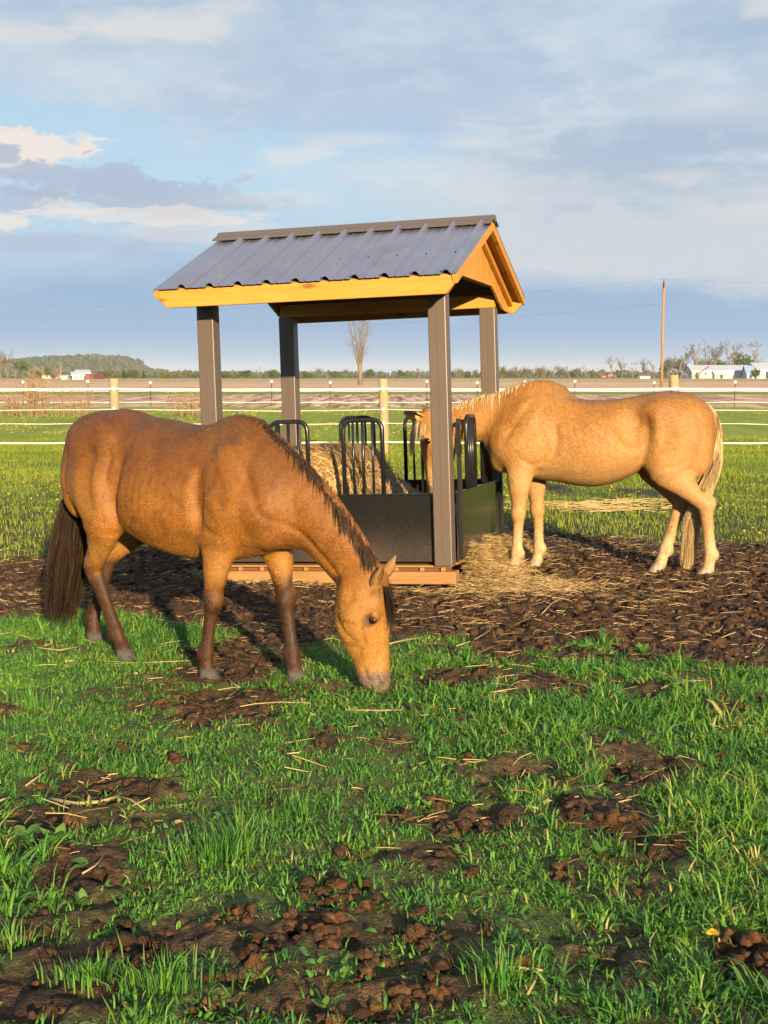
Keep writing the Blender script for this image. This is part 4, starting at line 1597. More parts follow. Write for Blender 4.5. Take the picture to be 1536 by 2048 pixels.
def body_strokes(kx=1.0, kz=1.0, dz=0.0, ribs=.004, amt=1.0):
    q = lambda pts: [(x * kx, z * kz + dz) for x, z in pts]
    S = [(q([(.08, 1.34), (.20, 1.20), (.29, 1.06), (.36, .93)]), .026, -.014), (q([(.02, 1.30), (.12, 1.15), (.22, .99)]), .032, .007),
         (q([(-.07, 1.16), (-.10, 1.00), (-.06, .85)]), .030, -.015), (q([(-.02, .845), (.09, .80), (.20, .86)]), .022, -.010), (q([(.02, 1.02), (.12, .93), (.22, .90)]), .045, .008),
         (q([(-.79, 1.26), (-.825, 1.08), (-.80, .92), (-.77, .81)]), .030, -.024), (q([(-.87, 1.27), (-.905, 1.06), (-.875, .88)]), .032, .014),
         (q([(-1.20, 1.26), (-1.25, 1.04), (-1.20, .82)]), .026, -.010), (q([(-1.02, 1.20), (-1.08, 1.0), (-1.04, .84)]), .05, .008), (q([(-.95, .80), (-1.06, .80), (-1.16, .86)]), .024, -.010),
         (q([(-.62, 1.24), (-.72, 1.20), (-.78, 1.14)]), .05, -.012), (q([(-.10, .74), (-.45, .715), (-.72, .80)]), .03, -.006),
         (q([(.28, 1.22), (.48, 1.02), (.64, .80)]), .05, .006)]
    for i in range(9):
        x = -.64 + i * .060
        S.append((q([(x + .03, 1.14), (x, .98), (x - .015, .82)]), .013, ribs * (1 - .08 * abs(i - 3))))
    return [(p, w, d * amt) for p, w, d in S]
# ------------------------------------------------------------------ the buckskin grazing in front
def mat_coat(name, kind):
    m, k = newmat(name)
    tc = k.n('ShaderNodeTexCoord').outputs['Object']
    at_ = lambda n: k.n('ShaderNodeAttribute', attribute_name=n).outputs['Fac']
    dark, pale, red, face = at_('dark'), at_('pale'), at_('red'), at_('skin')
    n1 = k.noise(tc, 4.0, 5, .6)
    fur = k.noise(k.n('ShaderNodeMapping', ins={'Vector': tc, 'Scale': (26, 60, 85), 'Rotation': (0, .5, 0)}).outputs[0], 2.2, 4, .75)
    blotch = k.noise(tc, 9.0, 4, .65, .6)
    if kind == 'buckskin':
        base = k.ramp(n1, [(.3, (.215, .082, .014)), (.7, (.28, .116, .021))])
        base = k.mix(red, base, (.125, .045, .009))
        base = k.mix(k.math('MULTIPLY', k.step(blotch, .46, .66), .55), base, (.115, .040, .009))
        base = k.mix(pale, base, (.35, .175, .042))
        base = k.mix(dark, base, (.018, .010, .007))
        base = k.mix(face, base, (.165, .120, .092))
    else:
        base = k.ramp(n1, [(.3, (.325, .162, .044)), (.7, (.395, .212, .068))])
        base = k.mix(red, base, (.25, .105, .024))
        vor = k.n('ShaderNodeTexVoronoi', ins={'Vector': k.n('ShaderNodeMapping', ins={'Vector': tc, 'Scale': (24, 24, 30)}).outputs[0], 'Scale': 1.0}).outputs['Distance']
        dap = k.math('MULTIPLY', k.step(vor, .25, .62), at_('dapple'))
        base = k.mix(k.math('MULTIPLY', dap, .3), base, (.25, .10, .025))
        base = k.mix(pale, base, (.50, .36, .20))
        base = k.mix(dark, base, (.19, .105, .055))
        base = k.mix(face, base, (.22, .15, .12))
    base = k.mix(k.math('MULTIPLY', k.step(fur, .35, .7), .45), base, k.mix(1.0, base, (.55, .5, .45), 'MULTIPLY'))
    base = k.mix(1.0, base, k.n('ShaderNodeCombineColor', ins={q: k.math('ADD', 1.0, k.math('MULTIPLY', at_('shade'), 1.0 if kind == 'buckskin' else .55)) for q in range(3)}).outputs[0], 'MULTIPLY')
    hgt = k.math('ADD', k.math('MULTIPLY', fur, .6), k.math('MULTIPLY', blotch, .5))
    setp(k, color=base, rough=.45, spec=.28, normal=k.bump(hgt, .55, .008))
    return m


def limb_fore(side, elbow, knee, fet, hoof, s=1.0, zs=1.0, shoulder=None):
    """control points and radii for a foreleg; points are (x, y, z)"""
    E, K, T, H = [np.array(q, float) for q in (elbow, knee, fet, hoof)]
    top = np.array(shoulder if shoulder is not None else E + np.array((.06, -.01 * side, .16)))
    cor = H + np.array((-.012, 0, .070)) * s
    pts = [top, E, E * .55 + K * .45, E * .2 + K * .8, K, K * .8 + T * .2, K * .45 + T * .55, K * .12 + T * .88, T, T * .45 + cor * .55, cor]
    rad = [(.085, .125), (.076, .108), (.062, .082), (.045, .054), (.048, .055), (.034, .042), (.028, .037), (.031, .040), (.037, .046), (.031, .037), (.041, .044)]
    ex = [(tuple(K + np.array((.022, 0, -.005)) * s), (.034 * s, .042 * s, .050 * s), dict(k=.03)),
          (tuple(T + np.array((-.028, 0, -.004)) * s), (.028 * s, .032 * s, .03 * s), dict(k=.03))]
    return dict(pts=pts, rad=[(a * s, b * s) for a, b in rad], k=.05, extra=ex)


def limb_hind(side, hip, stifle, hock, fet, hoof, s=1.0):
    A, S_, K, T, H = [np.array(q, float) for q in (hip, stifle, hock, fet, hoof)]
    cor = H + np.array((-.012, 0, .070)) * s
    mid = S_ * .55 + K * .45 + np.array((-.015, 0, 0))
    low = S_ * .2 + K * .8
    pts = [A, A * .5 + S_ * .5, S_ + np.array((-.055, 0, -.02)), mid, low, K, K * .82 + T * .18, K * .45 + T * .55, K * .12 + T * .88, T, T * .45 + cor * .55, cor]
    rad = [(.13, .22), (.115, .20), (.092, .145), (.064, .096), (.044, .062), (.046, .062), (.037, .050), (.030, .042), (.033, .044), (.039, .049), (.032, .039), (.042, .045)]
    d = (K - T)
    d /= np.linalg.norm(d)
    ex = [(tuple(K + np.array((-.050, 0, .028)) * s), (.026 * s, .026 * s, .042 * s), dict(k=.03)),       # point of hock
          (tuple(K * .5 + low * .5 + np.array((-.045, 0, .045)) * s), (.02 * s, .018 * s, .07 * s), dict(k=.03)),
          (tuple(T + np.array((-.030, 0, -.004)) * s), (.029 * s, .033 * s, .03 * s), dict(k=.03)),
          (tuple(S_ + np.array((.0, .0, .02))), (.075 * s, .07 * s, .09 * s), dict(k=.05))]
    return dict(pts=pts, rad=[(a * s, b * s) for a, b in rad], k=.055, extra=ex)


def head_sweep(poll, muzzle, fwd, L_, s=1.0):
    """poll and muzzle are the front line of the face; fwd points out of the forehead"""
    P0, P1, fw = np.array(poll, float), np.array(muzzle, float), np.array(fwd, float)
    ax = (P1 - P0) / np.linalg.norm(P1 - P0)
    fw = fw - ax * (fw @ ax)
    fw /= np.linalg.norm(fw)
    lat = np.cross(ax, fw)
    if lat[1] < 0:
        lat = -lat
    prof = [(0.02, .070, .095), (.14, .088, .117), (.27, .098, .129), (.40, .090, .128), (.53, .077, .120), (.66, .066, .098), (.78, .061, .084), (.90, .062, .076), (.985, .050, .056)]
    pts, rad = [], []
    for t, a, b in prof:
        pts.append(P0 + (P1 - P0) * t - fw * b * s)
        rad.append((a * s, b * s))
    return pts, rad, ax, fw, lat


def horse_attrs(me, V, fn):
    vals = fn(V[:, 0], V[:, 1], V[:, 2])
    for n_ in ('dark', 'pale', 'red', 'skin', 'dapple'):
        fattr(me, n_, np.clip(vals.get(n_, np.zeros(len(V))), 0, 1))


def n3(x, y, z, sc, seed):
    return fbm(x * sc + z * sc * .7, y * sc - z * sc * .6 + x * .3 * sc, 3, seed)


def make_buckskin():
    loc = (-.76, 7.52)
    root = empty('buckskin_horse', (loc[0], loc[1], 0), -BUCK_YAW)
    tag(root, 'golden brown horse with dark mane, tail and lower legs grazing head-down in front', 'horse')
    torso = [(-1.40, 1.20, 1.00, 1.10, .085, 2.0), (-1.345, 1.285, .92, 1.10, .17, 2.0), (-1.25, 1.37, .85, 1.08, .235, 2.0), (-1.10, 1.425, .80, 1.07, .270, 1.9), (-.95, 1.432, .77, 1.06, .275, 1.85),
             (-.80, 1.395, .71, 1.02, .282, 1.9), (-.62, 1.385, .66, .97, .300, 2.0), (-.45, 1.364, .635, .95, .305, 2.0), (-.28, 1.360, .63, .95, .288, 1.95), (-.12, 1.382, .64, .96, .258, 1.75),
             (.0, 1.405, .655, .98, .238, 1.6), (.12, 1.375, .68, .99, .225, 1.6), (.24, 1.285, .72, .97, .205, 1.8), (.33, 1.16, .78, .95, .165, 2.0), (.395, 1.05, .88, .95, .09, 2.0)]
    sh = []
    for s in (-1, 1):
        sh += [((-1.08, s * .125, 1.245), (.25, .145, .165), dict(k=.06)),
               ((-.90, s * .232, 1.285), (.10, .028, .05), dict(k=.08, rot=(0, .5, 0))),
               ((-1.28, s * .13, 1.02), (.115, .10, .22), dict(k=.06)),
               ((.075, s * .150, 1.10), (.090, .060, .185), dict(k=.09, rot=(0, .38, 0))),           # shoulder blade
               ((.10, s * .185, .935), (.17, .068, .115), dict(k=.05, rot=(0, -.5, 0))),            # triceps
               ((.30, s * .115, .955), (.11, .085, .13), dict(k=.05)),                              # point of shoulder
               ((.30, s * .06, .85), (.10, .085, .11), dict(k=.05)),                                # breast
               ((-.755, s * .285, 1.04), (.045, .055, .20), dict(k=.07, sub=True, rot=(0, .22, 0))),   # hollow of the flank
               ((-.055, s * .245, .90), (.03, .018, .15), dict(k=.06, sub=True)),                   # behind the elbow
               ]
    legs = [limb_fore(-1, (.01, -.155, .78), (-.045, -.165, .445), (-.10, -.165, .155), (-.085, -.165, 0)),
            limb_fore(1, (.10, .15, .79), (.19, .14, .455), (.245, .135, .155), (.28, .13, 0)),
            limb_hind(-1, (-1.10, -.15, 1.06), (-.90, -.20, .82), (-1.10, -.165, .515), (-.93, -.14, .16), (-.86, -.135, 0)),
            limb_hind(1, (-1.12, .15, 1.06), (-.98, .20, .83), (-1.35, .125, .53), (-1.45, .07, .165), (-1.42, .06, 0))]
    neck = [(.02, 0, 1.06), (.22, .015, 1.055), (.425, .05, .960), (.585, .10, .805), (.695, .15, .655), (.755, .175, .57)]
    nrad = [(.16, .27), (.150, .240), (.115, .190), (.092, .166), (.082, .146), (.074, .118)]
    P0, P1 = (.895, .185, .615), (.850, .245, .052)
    hp, hr, ax, fw, lat = head_sweep(P0, P1, (.92, .40, .1), .57, 1.1)
    P0, P1 = np.array(P0), np.array(P1)
    Lh = np.linalg.norm(P1 - P0)

    def hd(t, back, side):
        return P0 + (P1 - P0) * t - fw * back + lat * side
    hs = []
    for s in (-1, 1):
        hs += [(tuple(hd(.30, .052, s * .082)), (.030, .026, .034), dict(k=.025)),                     # brow
               (tuple(hd(.335, .056, s * .104)), (.016, .012, .020), dict(k=.012, sub=True)),          # eye socket
               (tuple(hd(.40, .170, s * .066)), (.085, .026, .092), dict(k=.035)),                     # round jaw
               (tuple(hd(.52, .085, s * .066)), (.014, .016, .10), dict(k=.025, rot=(0, .25, 0))),     # cheek bone
               (tuple(hd(.905, .038, s * .050)), (.028, .018, .030), dict(k=.02)),                     # nostril rim
               (tuple(hd(.915, .040, s * .072)), (.013, .020, .022), dict(k=.012, sub=True))]          # nostril
        hs += [(tuple(hd(.93, .098, s * .052)), (.05, .016, .006), dict(k=.012, sub=True))]
    hs += [(tuple(hd(.95, .10, 0)), (.040, .038, .036), dict(k=.03))]                                   # chin

    def head_uv(V):
        hv = V - P0
        t, back, sd = hv @ ax / Lh, -(hv @ fw), hv @ lat
        w = np.clip((np.abs(sd) - .012) / .03, 0, 1) * (t > .02) * (t < 1.1) * (back < .34) * (np.abs(sd) < .16) * (V[:, 0] > .6)
        return np.stack([t * Lh, back], 1), w
    hstr = [([(.19, .085), (.26, .085), (.33, .078)], .012, .007), ([(.20, .105), (.27, .105), (.33, .095)], .014, -.006), ([(.10, .245), (.20, .250), (.27, .205), (.305, .150)], .016, -.008),
            ([(.16, .17), (.21, .17)], .05, .010), ([(.145, .045), (.175, .040), (.20, .05)], .012, .008), ([(.36, .035), (.42, .045), (.47, .050)], .018, -.006),
            ([(.455, .115), (.49, .105), (.525, .092)], .009, -.010), ([(.05, .05), (.10, .055)], .02, -.008), ([(.20, .03), (.32, .022), (.44, .022)], .014, -.004), ([(.03, .16), (.09, .17), (.15, .22)], .022, -.008)]
    spec = dict(sz=1.0, strokes=body_strokes(ribs=.003, amt=.85) + [([(.33, .95), (.48, .83), (.60, .69), (.66, .60)], .022, -.012)], head_uv=head_uv, head_strokes=hstr, torso=torso, shapes=sh, legs=legs, neck=neck, neck_rad=nrad, head=hp, head_rad=hr, head_lat=tuple(lat), head_shapes=hs,
                neck_shapes=[((.02, 0, 1.36), (.17, .045, .045), dict(k=.05))])
    V, F = build_horse_body(spec, .0115)
    me = np_mesh('body', V, F)

    def paint(x, y, z):
        n = n3(x, y, z, 6.0, 3) - .5
        n2 = n3(x, y, z, 22.0, 9) - .5
        hv = np.stack([x, y, z], -1) - P0
        t = hv @ ax / Lh
        back = -(hv @ fw)
        hw_ = sstep(t + (back - .1) * .25, -.02, .16) * (x > .5) * (z < .75)
        is_head = (x > .50) & (z < .75) & (t > 0.0)
        is_leg = (z < .66) & ((x < .46))
        d = sstep(z + n * .22 + n2 * .10, .60, .43) * is_leg * .86
        d = np.maximum(d, is_leg * sstep(z + n * .12, .64, .50) * .40 * (sstep(n3(x, y, z, 14, 33), .42, .62)))
        # sooty top line
        top = sstep(z + n * .16 + n2 * .06, 1.12, 1.40) * .46
        d = np.maximum(d, top * (1 - hw_) * .8)
        skin = sstep(t + n2 * .08, .80, .92) * is_head
        pale = hw_ * (.35 + .4 * sstep(t, .18, .45)) * (1 - skin)
        pale = np.maximum(pale, .55 * sstep(z, .80, .60) * sstep(z, .50, .60) * (x < .46))
        pale = np.maximum(pale, .35 * (x < -.85) * sstep(z, .70, .9) * sstep(z, 1.15, .95))
        red = np.clip(.55 * sstep(z, .85, 1.2) + n * .5 + .25 * (x > .25) * sstep(z, .55, .75), 0, .8) * (1 - hw_)
        face_d = is_head * sstep(back, .10, .0) * sstep(t, .35, .1) * .35
        d = np.maximum(d, face_d)
        for s_ in (-1, 1):
            de = np.linalg.norm((np.stack([x, y, z], -1) - hd(.335, .064, s_ * .10)), axis=1)
            d = np.maximum(d, .75 * sstep(de + n2 * .01, .048, .022))
            dn = np.linalg.norm((np.stack([x, y, z], -1) - hd(.915, .042, s_ * .062)), axis=1)
            d = np.maximum(d, .85 * sstep(dn, .030, .014))
        d = np.maximum(d, .55 * is_head * sstep(back + n2 * .06, .19, .27) * sstep(t, .5, .3))
        return dict(dark=d, pale=pale, red=red, skin=skin)
    horse_attrs(me, V, paint)
    coat = mat_coat('buckskin_coat', 'buckskin')
    body = link('body', me, coat, root, True)
    fur_coat(V, F, paint, coat, root, 90000, 21, .016)
    hm = hoof_mesh('hoof')
    hm.materials.append(mat_hoof('dark_hoof', (.030, .027, .026), (.085, .075, .068)))
    for lg, hf, tw in zip(legs, ((-.085, -.165), (.28, .13), (-.86, -.135), (-1.42, .06)), (-.1, .1, 0, 0)):
        o = link('hoof', hm, None, root, True)
        wx, wy = loc[0] + hf[0] * math.cos(BUCK_YAW) + hf[1] * math.sin(BUCK_YAW), loc[1] - hf[0] * math.sin(BUCK_YAW) + hf[1] * math.cos(BUCK_YAW)
        o.location = (hf[0], hf[1], -.004)
        o.rotation_euler = (0, 0, tw)
    em = eye_mesh('eye', .0215)
    em.materials.append(m_eye)
    earm = ear_mesh('ear', .14, .032)
    earm.materials.append(mat_plain('ear_hide', (.22, .12, .045), .8, 0, .3, 120, .4, .2))
    for s in (-1, 1):
        o = link('eye', em, None, root, True)
        o.location = hd(.335, .060, s * .090)
        o.scale = (1.35, .66, 1.0)
        o.rotation_euler = (0, .5, 0)
        e = link('ear', earm, None, root, True)
        e.location = hd(.03, .062, s * .062)
        up = Vector(-ax * .80 + fw * .50 + lat * s * .28).normalized()
        xo = Vector(fw * .75 + lat * s * .55)
        xo = (xo - up * xo.dot(up)).normalized()
        yo = up.cross(xo)
        e.rotation_euler = Matrix((xo, yo, up)).transposed().to_euler()
    # mane: short, lying over the near side, spiky at the withers
    rs = np.random.RandomState(4)
    mh = mat_hair('dark_mane', [(0, (.010, .007, .006)), (.6, (.028, .018, .012)), (1, (.075, .042, .022))])
    nn = 6500
    roots, up, tang, t = crest(neck, nrad, nn, rs, .0, 1.0, .012, V, .55)
    first = t < .30
    pass
    k_in = roots[:, 0] > -.02
    dirs = up * np.where(first, 1.4, 1.0)[:, None] + tang * .25 + np.stack([np.zeros(nn), np.full(nn, -.75), np.zeros(nn)], 1) + rs.randn(nn, 3) * .25
    L = (.045 + .085 * rs.rand(nn)) * np.where(first, .62, 1.0) * (.7 + .6 * fbm(t * 36, t * 0, 2, 4))
    hair('mane', roots[k_in], dirs[k_in], L[k_in], np.full(k_in.sum(), .0030), mh, root, rs, 1.0, .30)
    # forelock
    nf = 260
    rf = np.array([hd(.04 + .05 * a_, .012, b_) for a_, b_ in zip(rs.rand(nf), rs.randn(nf) * .02)])
    hair('forelock', rf, np.tile(fw * .7 + ax * .6, (nf, 1)) + rs.randn(nf, 3) * .2, .10 + .12 * rs.rand(nf), np.full(nf, .005), mh, root, rs, 1.0, .25)
    # tail
    guided_hair('tail', [(-1.385, 0, 1.20), (-1.43, 0, 1.08), (-1.475, -.01, .90), (-1.52, -.03, .65), (-1.55, -.05, .40), (-1.57, -.07, .14)],
                [(.022, .028, .03), (.034, .04, .03), (.055, .07, .03), (.075, .10, .03), (.08, .11, .03), (.06, .085, .05)], 2800,
                mat_hair('dark_tail', [(0, (.009, .006, .005)), (.6, (.020, .012, .008)), (1, (.050, .028, .014))]), root, rs, .0065)
    D = MB().tube([(-1.36, 0, 1.235), (-1.405, 0, 1.20), (-1.43, 0, 1.10), (-1.445, 0, .98)], [.035, .036, .03, .015], 10)
    D.build('dock', mh, root, smooth=True)
    return root


BUCK_YAW = R(43)
buckskin = make_buckskin()
# ------------------------------------------------------------------ the palomino eating from the feeder
def make_palomino():
    yaw = R(8)
    loc = (1.33, 11.75)
    root = empty('palomino_horse', (loc[0], loc[1], 0), math.pi - yaw)
    tag(root, 'pale golden horse with cream mane and tail reaching its head into the hay feeder', 'horse')
    torso = [(-1.375, 1.26, 1.02, 1.14, .09, 2.0), (-1.33, 1.35, .96, 1.14, .17, 2.0), (-1.25, 1.425, .92, 1.13, .24, 2.0), (-1.12, 1.475, .90, 1.13, .28, 1.9), (-.98, 1.488, .89, 1.12, .287, 1.85), (-.80, 1.474, .86, 1.09, .287, 1.85),
             (-.66, 1.445, .785, 1.06, .302, 1.95), (-.455, 1.425, .722, 1.03, .318, 2.0), (-.25, 1.445, .725, 1.03, .302, 1.9), (-.10, 1.518, .752, 1.05, .268, 1.7), (0, 1.568, .765, 1.08, .248, 1.5), (.12, 1.545, .785, 1.09, .238, 1.6),
             (.26, 1.44, .82, 1.08, .22, 1.8), (.37, 1.30, .88, 1.06, .18, 2.0), (.43, 1.18, .98, 1.06, .10, 2.0)]
    sh = []
    for s in (-1, 1):
        sh += [((-1.04, s * .125, 1.27), (.26, .145, .175), dict(k=.14)),
               ((-.87, s * .225, 1.33), (.08, .03, .045), dict(k=.10, rot=(0, .5, 0))),
               ((-1.22, s * .13, 1.06), (.125, .11, .25), dict(k=.06)),
               ((.09, s * .150, 1.19), (.10, .062, .20), dict(k=.13, rot=(0, .38, 0))),
               ((.15, s * .190, 1.02), (.18, .072, .13), dict(k=.05, rot=(0, -.5, 0))),
               ((.33, s * .12, 1.06), (.115, .09, .15), dict(k=.05)),
               ((.35, s * .065, .95), (.10, .085, .12), dict(k=.05)),
               ((-.70, s * .285, 1.20), (.09, .045, .12), dict(k=.10, sub=True, rot=(0, .3, 0)))]
    legs = [limb_fore(1, (.20, .165, .89), (.205, .17, .50), (.215, .17, .18), (.25, .17, 0), 1.08),
            limb_fore(-1, (.10, -.16, .89), (.06, -.165, .50), (.045, -.165, .18), (.075, -.165, 0), 1.08),
            limb_hind(1, (-1.07, .15, 1.14), (-.93, .205, .90), (-1.295, .165, .585), (-1.345, .16, .19), (-1.315, .16, 0), 1.08),
            limb_hind(-1, (-1.05, -.15, 1.14), (-.85, -.20, .90), (-1.12, -.14, .57), (-1.0, -.09, .19), (-.945, -.07, 0), 1.08)]
    neck = [(.02, 0, 1.17), (.26, 0, 1.235), (.48, 0, 1.27), (.68, 0, 1.245), (.86, 0, 1.185), (.96, 0, 1.14)]
    nrad = [(.17, .30), (.145, .265), (.110, .205), (.090, .152), (.080, .125), (.074, .11)]
    P0, P1 = np.array((1.075, .0, 1.275)), np.array((.965, .03, .655))
    hp, hr, ax, fw, lat = head_sweep(P0, P1, (1, .18, .15), .6, 1.15)
    Lh = np.linalg.norm(P1 - P0)

    def hd(t, back, side):
        return P0 + (P1 - P0) * t - fw * back + lat * side
    hs = []
    for s in (-1, 1):
        hs += [(tuple(hd(.30, .056, s * .090)), (.033, .028, .037), dict(k=.025)),
               (tuple(hd(.335, .060, s * .113)), (.018, .013, .022), dict(k=.012, sub=True)),
               (tuple(hd(.40, .185, s * .070)), (.09, .028, .10), dict(k=.035)),
               (tuple(hd(.52, .092, s * .072)), (.015, .017, .11), dict(k=.025, rot=(0, .25, 0))),
               (tuple(hd(.905, .040, s * .055)), (.03, .02, .032), dict(k=.02)),
               (tuple(hd(.925, .038, s * .072)), (.012, .015, .018), dict(k=.010, sub=True))]
    hs += [(tuple(hd(.95, .11, 0)), (.044, .042, .04), dict(k=.03))]

    def head_uv(V):
        hv = V - P0
        t, back, sd = hv @ ax / Lh, -(hv @ fw), hv @ lat
        w = np.clip((np.abs(sd) - .012) / .03, 0, 1) * (t > .02) * (t < 1.1) * (back < .34) * (np.abs(sd) < .16) * (V[:, 0] > .75)
        return np.stack([t * Lh, back], 1), w
    hstr = [([(.19, .085), (.26, .085), (.33, .078)], .012, .007), ([(.20, .105), (.27, .105), (.33, .095)], .014, -.006), ([(.10, .245), (.20, .250), (.27, .205), (.305, .150)], .016, -.008),
            ([(.16, .17), (.21, .17)], .05, .010), ([(.145, .045), (.175, .040), (.20, .05)], .012, .008), ([(.36, .035), (.42, .045), (.47, .050)], .018, -.006),
            ([(.455, .115), (.49, .105), (.525, .092)], .009, -.010), ([(.05, .05), (.10, .055)], .02, -.008), ([(.20, .03), (.32, .022), (.44, .022)], .014, -.004), ([(.03, .16), (.09, .17), (.15, .22)], .022, -.008)]
    spec = dict(sz=1.12, strokes=body_strokes(1.0, 1.0, .10, .002, .7) + [([(.42, 1.12), (.58, 1.10), (.72, 1.08)], .022, -.010)], head_uv=head_uv, head_strokes=hstr, torso=torso, shapes=sh, legs=legs, neck=neck, neck_rad=nrad, head=hp, head_rad=hr, head_lat=tuple(lat), head_shapes=hs,
                neck_shapes=[((.06, 0, 1.50), (.22, .05, .05), dict(k=.09))])
    V, F = build_horse_body(spec, .013)
    me = np_mesh('body', V, F)

    def paint(x, y, z):
        n = n3(x, y, z, 6.0, 5) - .5
        n2 = n3(x, y, z, 20.0, 9) - .5
        hv = np.stack([x, y, z], -1) - P0
        t = hv @ ax / Lh
        head = (x > .70) & (t > .0)
        pale = sstep(z + n * .22, .52, .20) * .85
        pale = np.maximum(pale, .22 * sstep(z + n * .3, 1.05, .75))
        red = .5 * sstep(z + n * .25, 1.05, 1.35) + .3 * sstep(np.hypot((x + .86) / .16, (z - 1.3) / .13), 1.0, .3) + .35 * sstep(np.hypot((x - .30) / .2, (z - 1.12) / .3), 1, .2)
        dark = .55 * sstep(np.hypot((x + .35) / .45, (z - 1.47) / .09) + n2 * .8, 1.1, .5) + .45 * sstep(np.hypot((x + 1.02) / .28, (z - 1.50) / .07) + n2, 1.1, .4)
        dark += .35 * sstep(n3(x, y, z, 26, 44), .66, .78) * (z < .55)
        dap = sstep(np.hypot((x + .33) / .42, (z - 1.12) / .30) + n * .8, 1.15, .2)
        skin = sstep(t + n2 * .05, .86, .93) * head
        return dict(dark=dark, pale=pale, red=np.clip(red + n * .4, 0, .8), skin=skin, dapple=dap)
    horse_attrs(me, V, paint)
    coat = mat_coat('palomino_coat', 'palomino')
    link('body', me, coat, root, True)
    fur_coat(V, F, paint, coat, root, 70000, 22, .020)
    hm = hoof_mesh('hoof', 1.1)
    hm.materials.append(mat_hoof('pale_hoof', (.20, .15, .10), (.42, .34, .25)))
    for hf in ((.25, .17), (.075, -.165), (-1.315, .16), (-.945, -.07)):
        o = link('hoof', hm, None, root, True)
        o.location = (hf[0], hf[1], -.006)
    em = eye_mesh('eye', .023)
    em.materials.append(m_eye)
    earm = ear_mesh('ear', .175, .038)
    earm.materials.append(mat_plain('pale_ear_hide', (.42, .25, .11), .8, 0, .3, 120, .35, .2))
    for s in (-1, 1):
        o = link('eye', em, None, root, True)
        o.location = hd(.335, .062, s * .097)
        o.scale = (1.0, .62, 1.1)
        e = link('ear', earm, None, root, True)
        e.location = hd(.02, .055, s * .060)
        up = Vector(-ax * .45 + fw * .85 + lat * s * .25).normalized()
        xo = Vector(ax * .4 + lat * s * .8)
        xo = (xo - up * xo.dot(up)).normalized()
        e.rotation_euler = Matrix((xo, up.cross(xo), up)).transposed().to_euler()
    rs = np.random.RandomState(14)
    mh = mat_hair('cream_mane', [(0, (.34, .22, .10)), (.5, (.56, .42, .24)), (1, (.74, .63, .46))])
    nn = 4200
    roots, up, tang, t = crest(neck, nrad, nn, rs, .06, 1.0, .014, V, .95)
    ok = roots[:, 0] > .10
    sgn = np.where(rs.rand(nn) < .45, 1.0, -1.0)
    dirs = up * .5 + tang * .35 + np.stack([np.zeros(nn), sgn * .8, np.zeros(nn)], 1) + rs.randn(nn, 3) * .22
    L = (.05 + .13 * rs.rand(nn)) * (.6 + .8 * fbm(t * 30, t * 0, 2, 4))
    hair('mane', roots[ok], dirs[ok], L[ok], np.full(ok.sum(), .0038), mh, root, rs, 1.0, .42, 5)
    nf = 500
    rf = np.array([hd(.0 + .06 * a_, .012, b_) for a_, b_ in zip(rs.rand(nf), rs.randn(nf) * .026)])
    hair('forelock', rf, np.tile(fw * .9 + ax * .5, (nf, 1)) + rs.randn(nf, 3) * .2, .16 + .16 * rs.rand(nf), np.full(nf, .006), mh, root, rs, 1.0, .3)
    guided_hair('tail', [(-1.31, .0, 1.38), (-1.368, .01, 1.27), (-1.385, .02, 1.08), (-1.365, .02, .90), (-1.29, 0, .68), (-1.21, -.02, .42), (-1.18, -.03, .04)],
                [(.02, .035, .02), (.032, .055, .02), (.042, .07, .02), (.05, .065, .02), (.055, .055, .03), (.055, .05, .03), (.04, .04, .04)], 3800,
                mat_hair('cream_tail', [(0, (.32, .20, .085)), (.5, (.50, .35, .17)), (1, (.66, .52, .31))]), root, rs, .0055, 16, .7)
    return root


palomino = make_palomino()
# ================================================================== FENCES
def mat_tape():
    m, k = newmat('white_tape')
    P = k.n('ShaderNodeNewGeometry').outputs['Position']
    setp(k, color=k.ramp(k.noise(P, 3, 3, .6), [(.3, (.52, .49, .45)), (.7, (.64, .62, .58))]), rough=.55)
    return m


m_tape = mat_tape()
m_post = mat_wood('weathered_post', (.20, .155, .085), (.40, .32, .19), 'Z', True, .85)
m_white = mat_plain('white_plastic', (.78, .77, .74), .5, 0, 0, 60, .04)
m_dark = mat_plain('dark_rod', (.03, .028, .026), .6, 0, 0, 60, .1)


def ribbon(mb, pts, h, th=.004):
    """flat tape standing on edge"""
    vs, fs = [], []
    for p in pts:
        for dy in (-th / 2, th / 2):
            for dz in (-h / 2, h / 2):
                vs.append((p[0], p[1] + dy, p[2] + dz))
    for i in range(len(pts) - 1):
        a, b = i * 4, i * 4 + 4
        for q in ((0, 1), (1, 3), (3, 2), (2, 0)):
            fs.append((a + q[0], a + q[1], b + q[1], b + q[0]))
    fs += [(0, 2, 3, 1), (len(vs) - 4, len(vs) - 3, len(vs) - 1, len(vs) - 2)]
    mb.add(vs, fs)


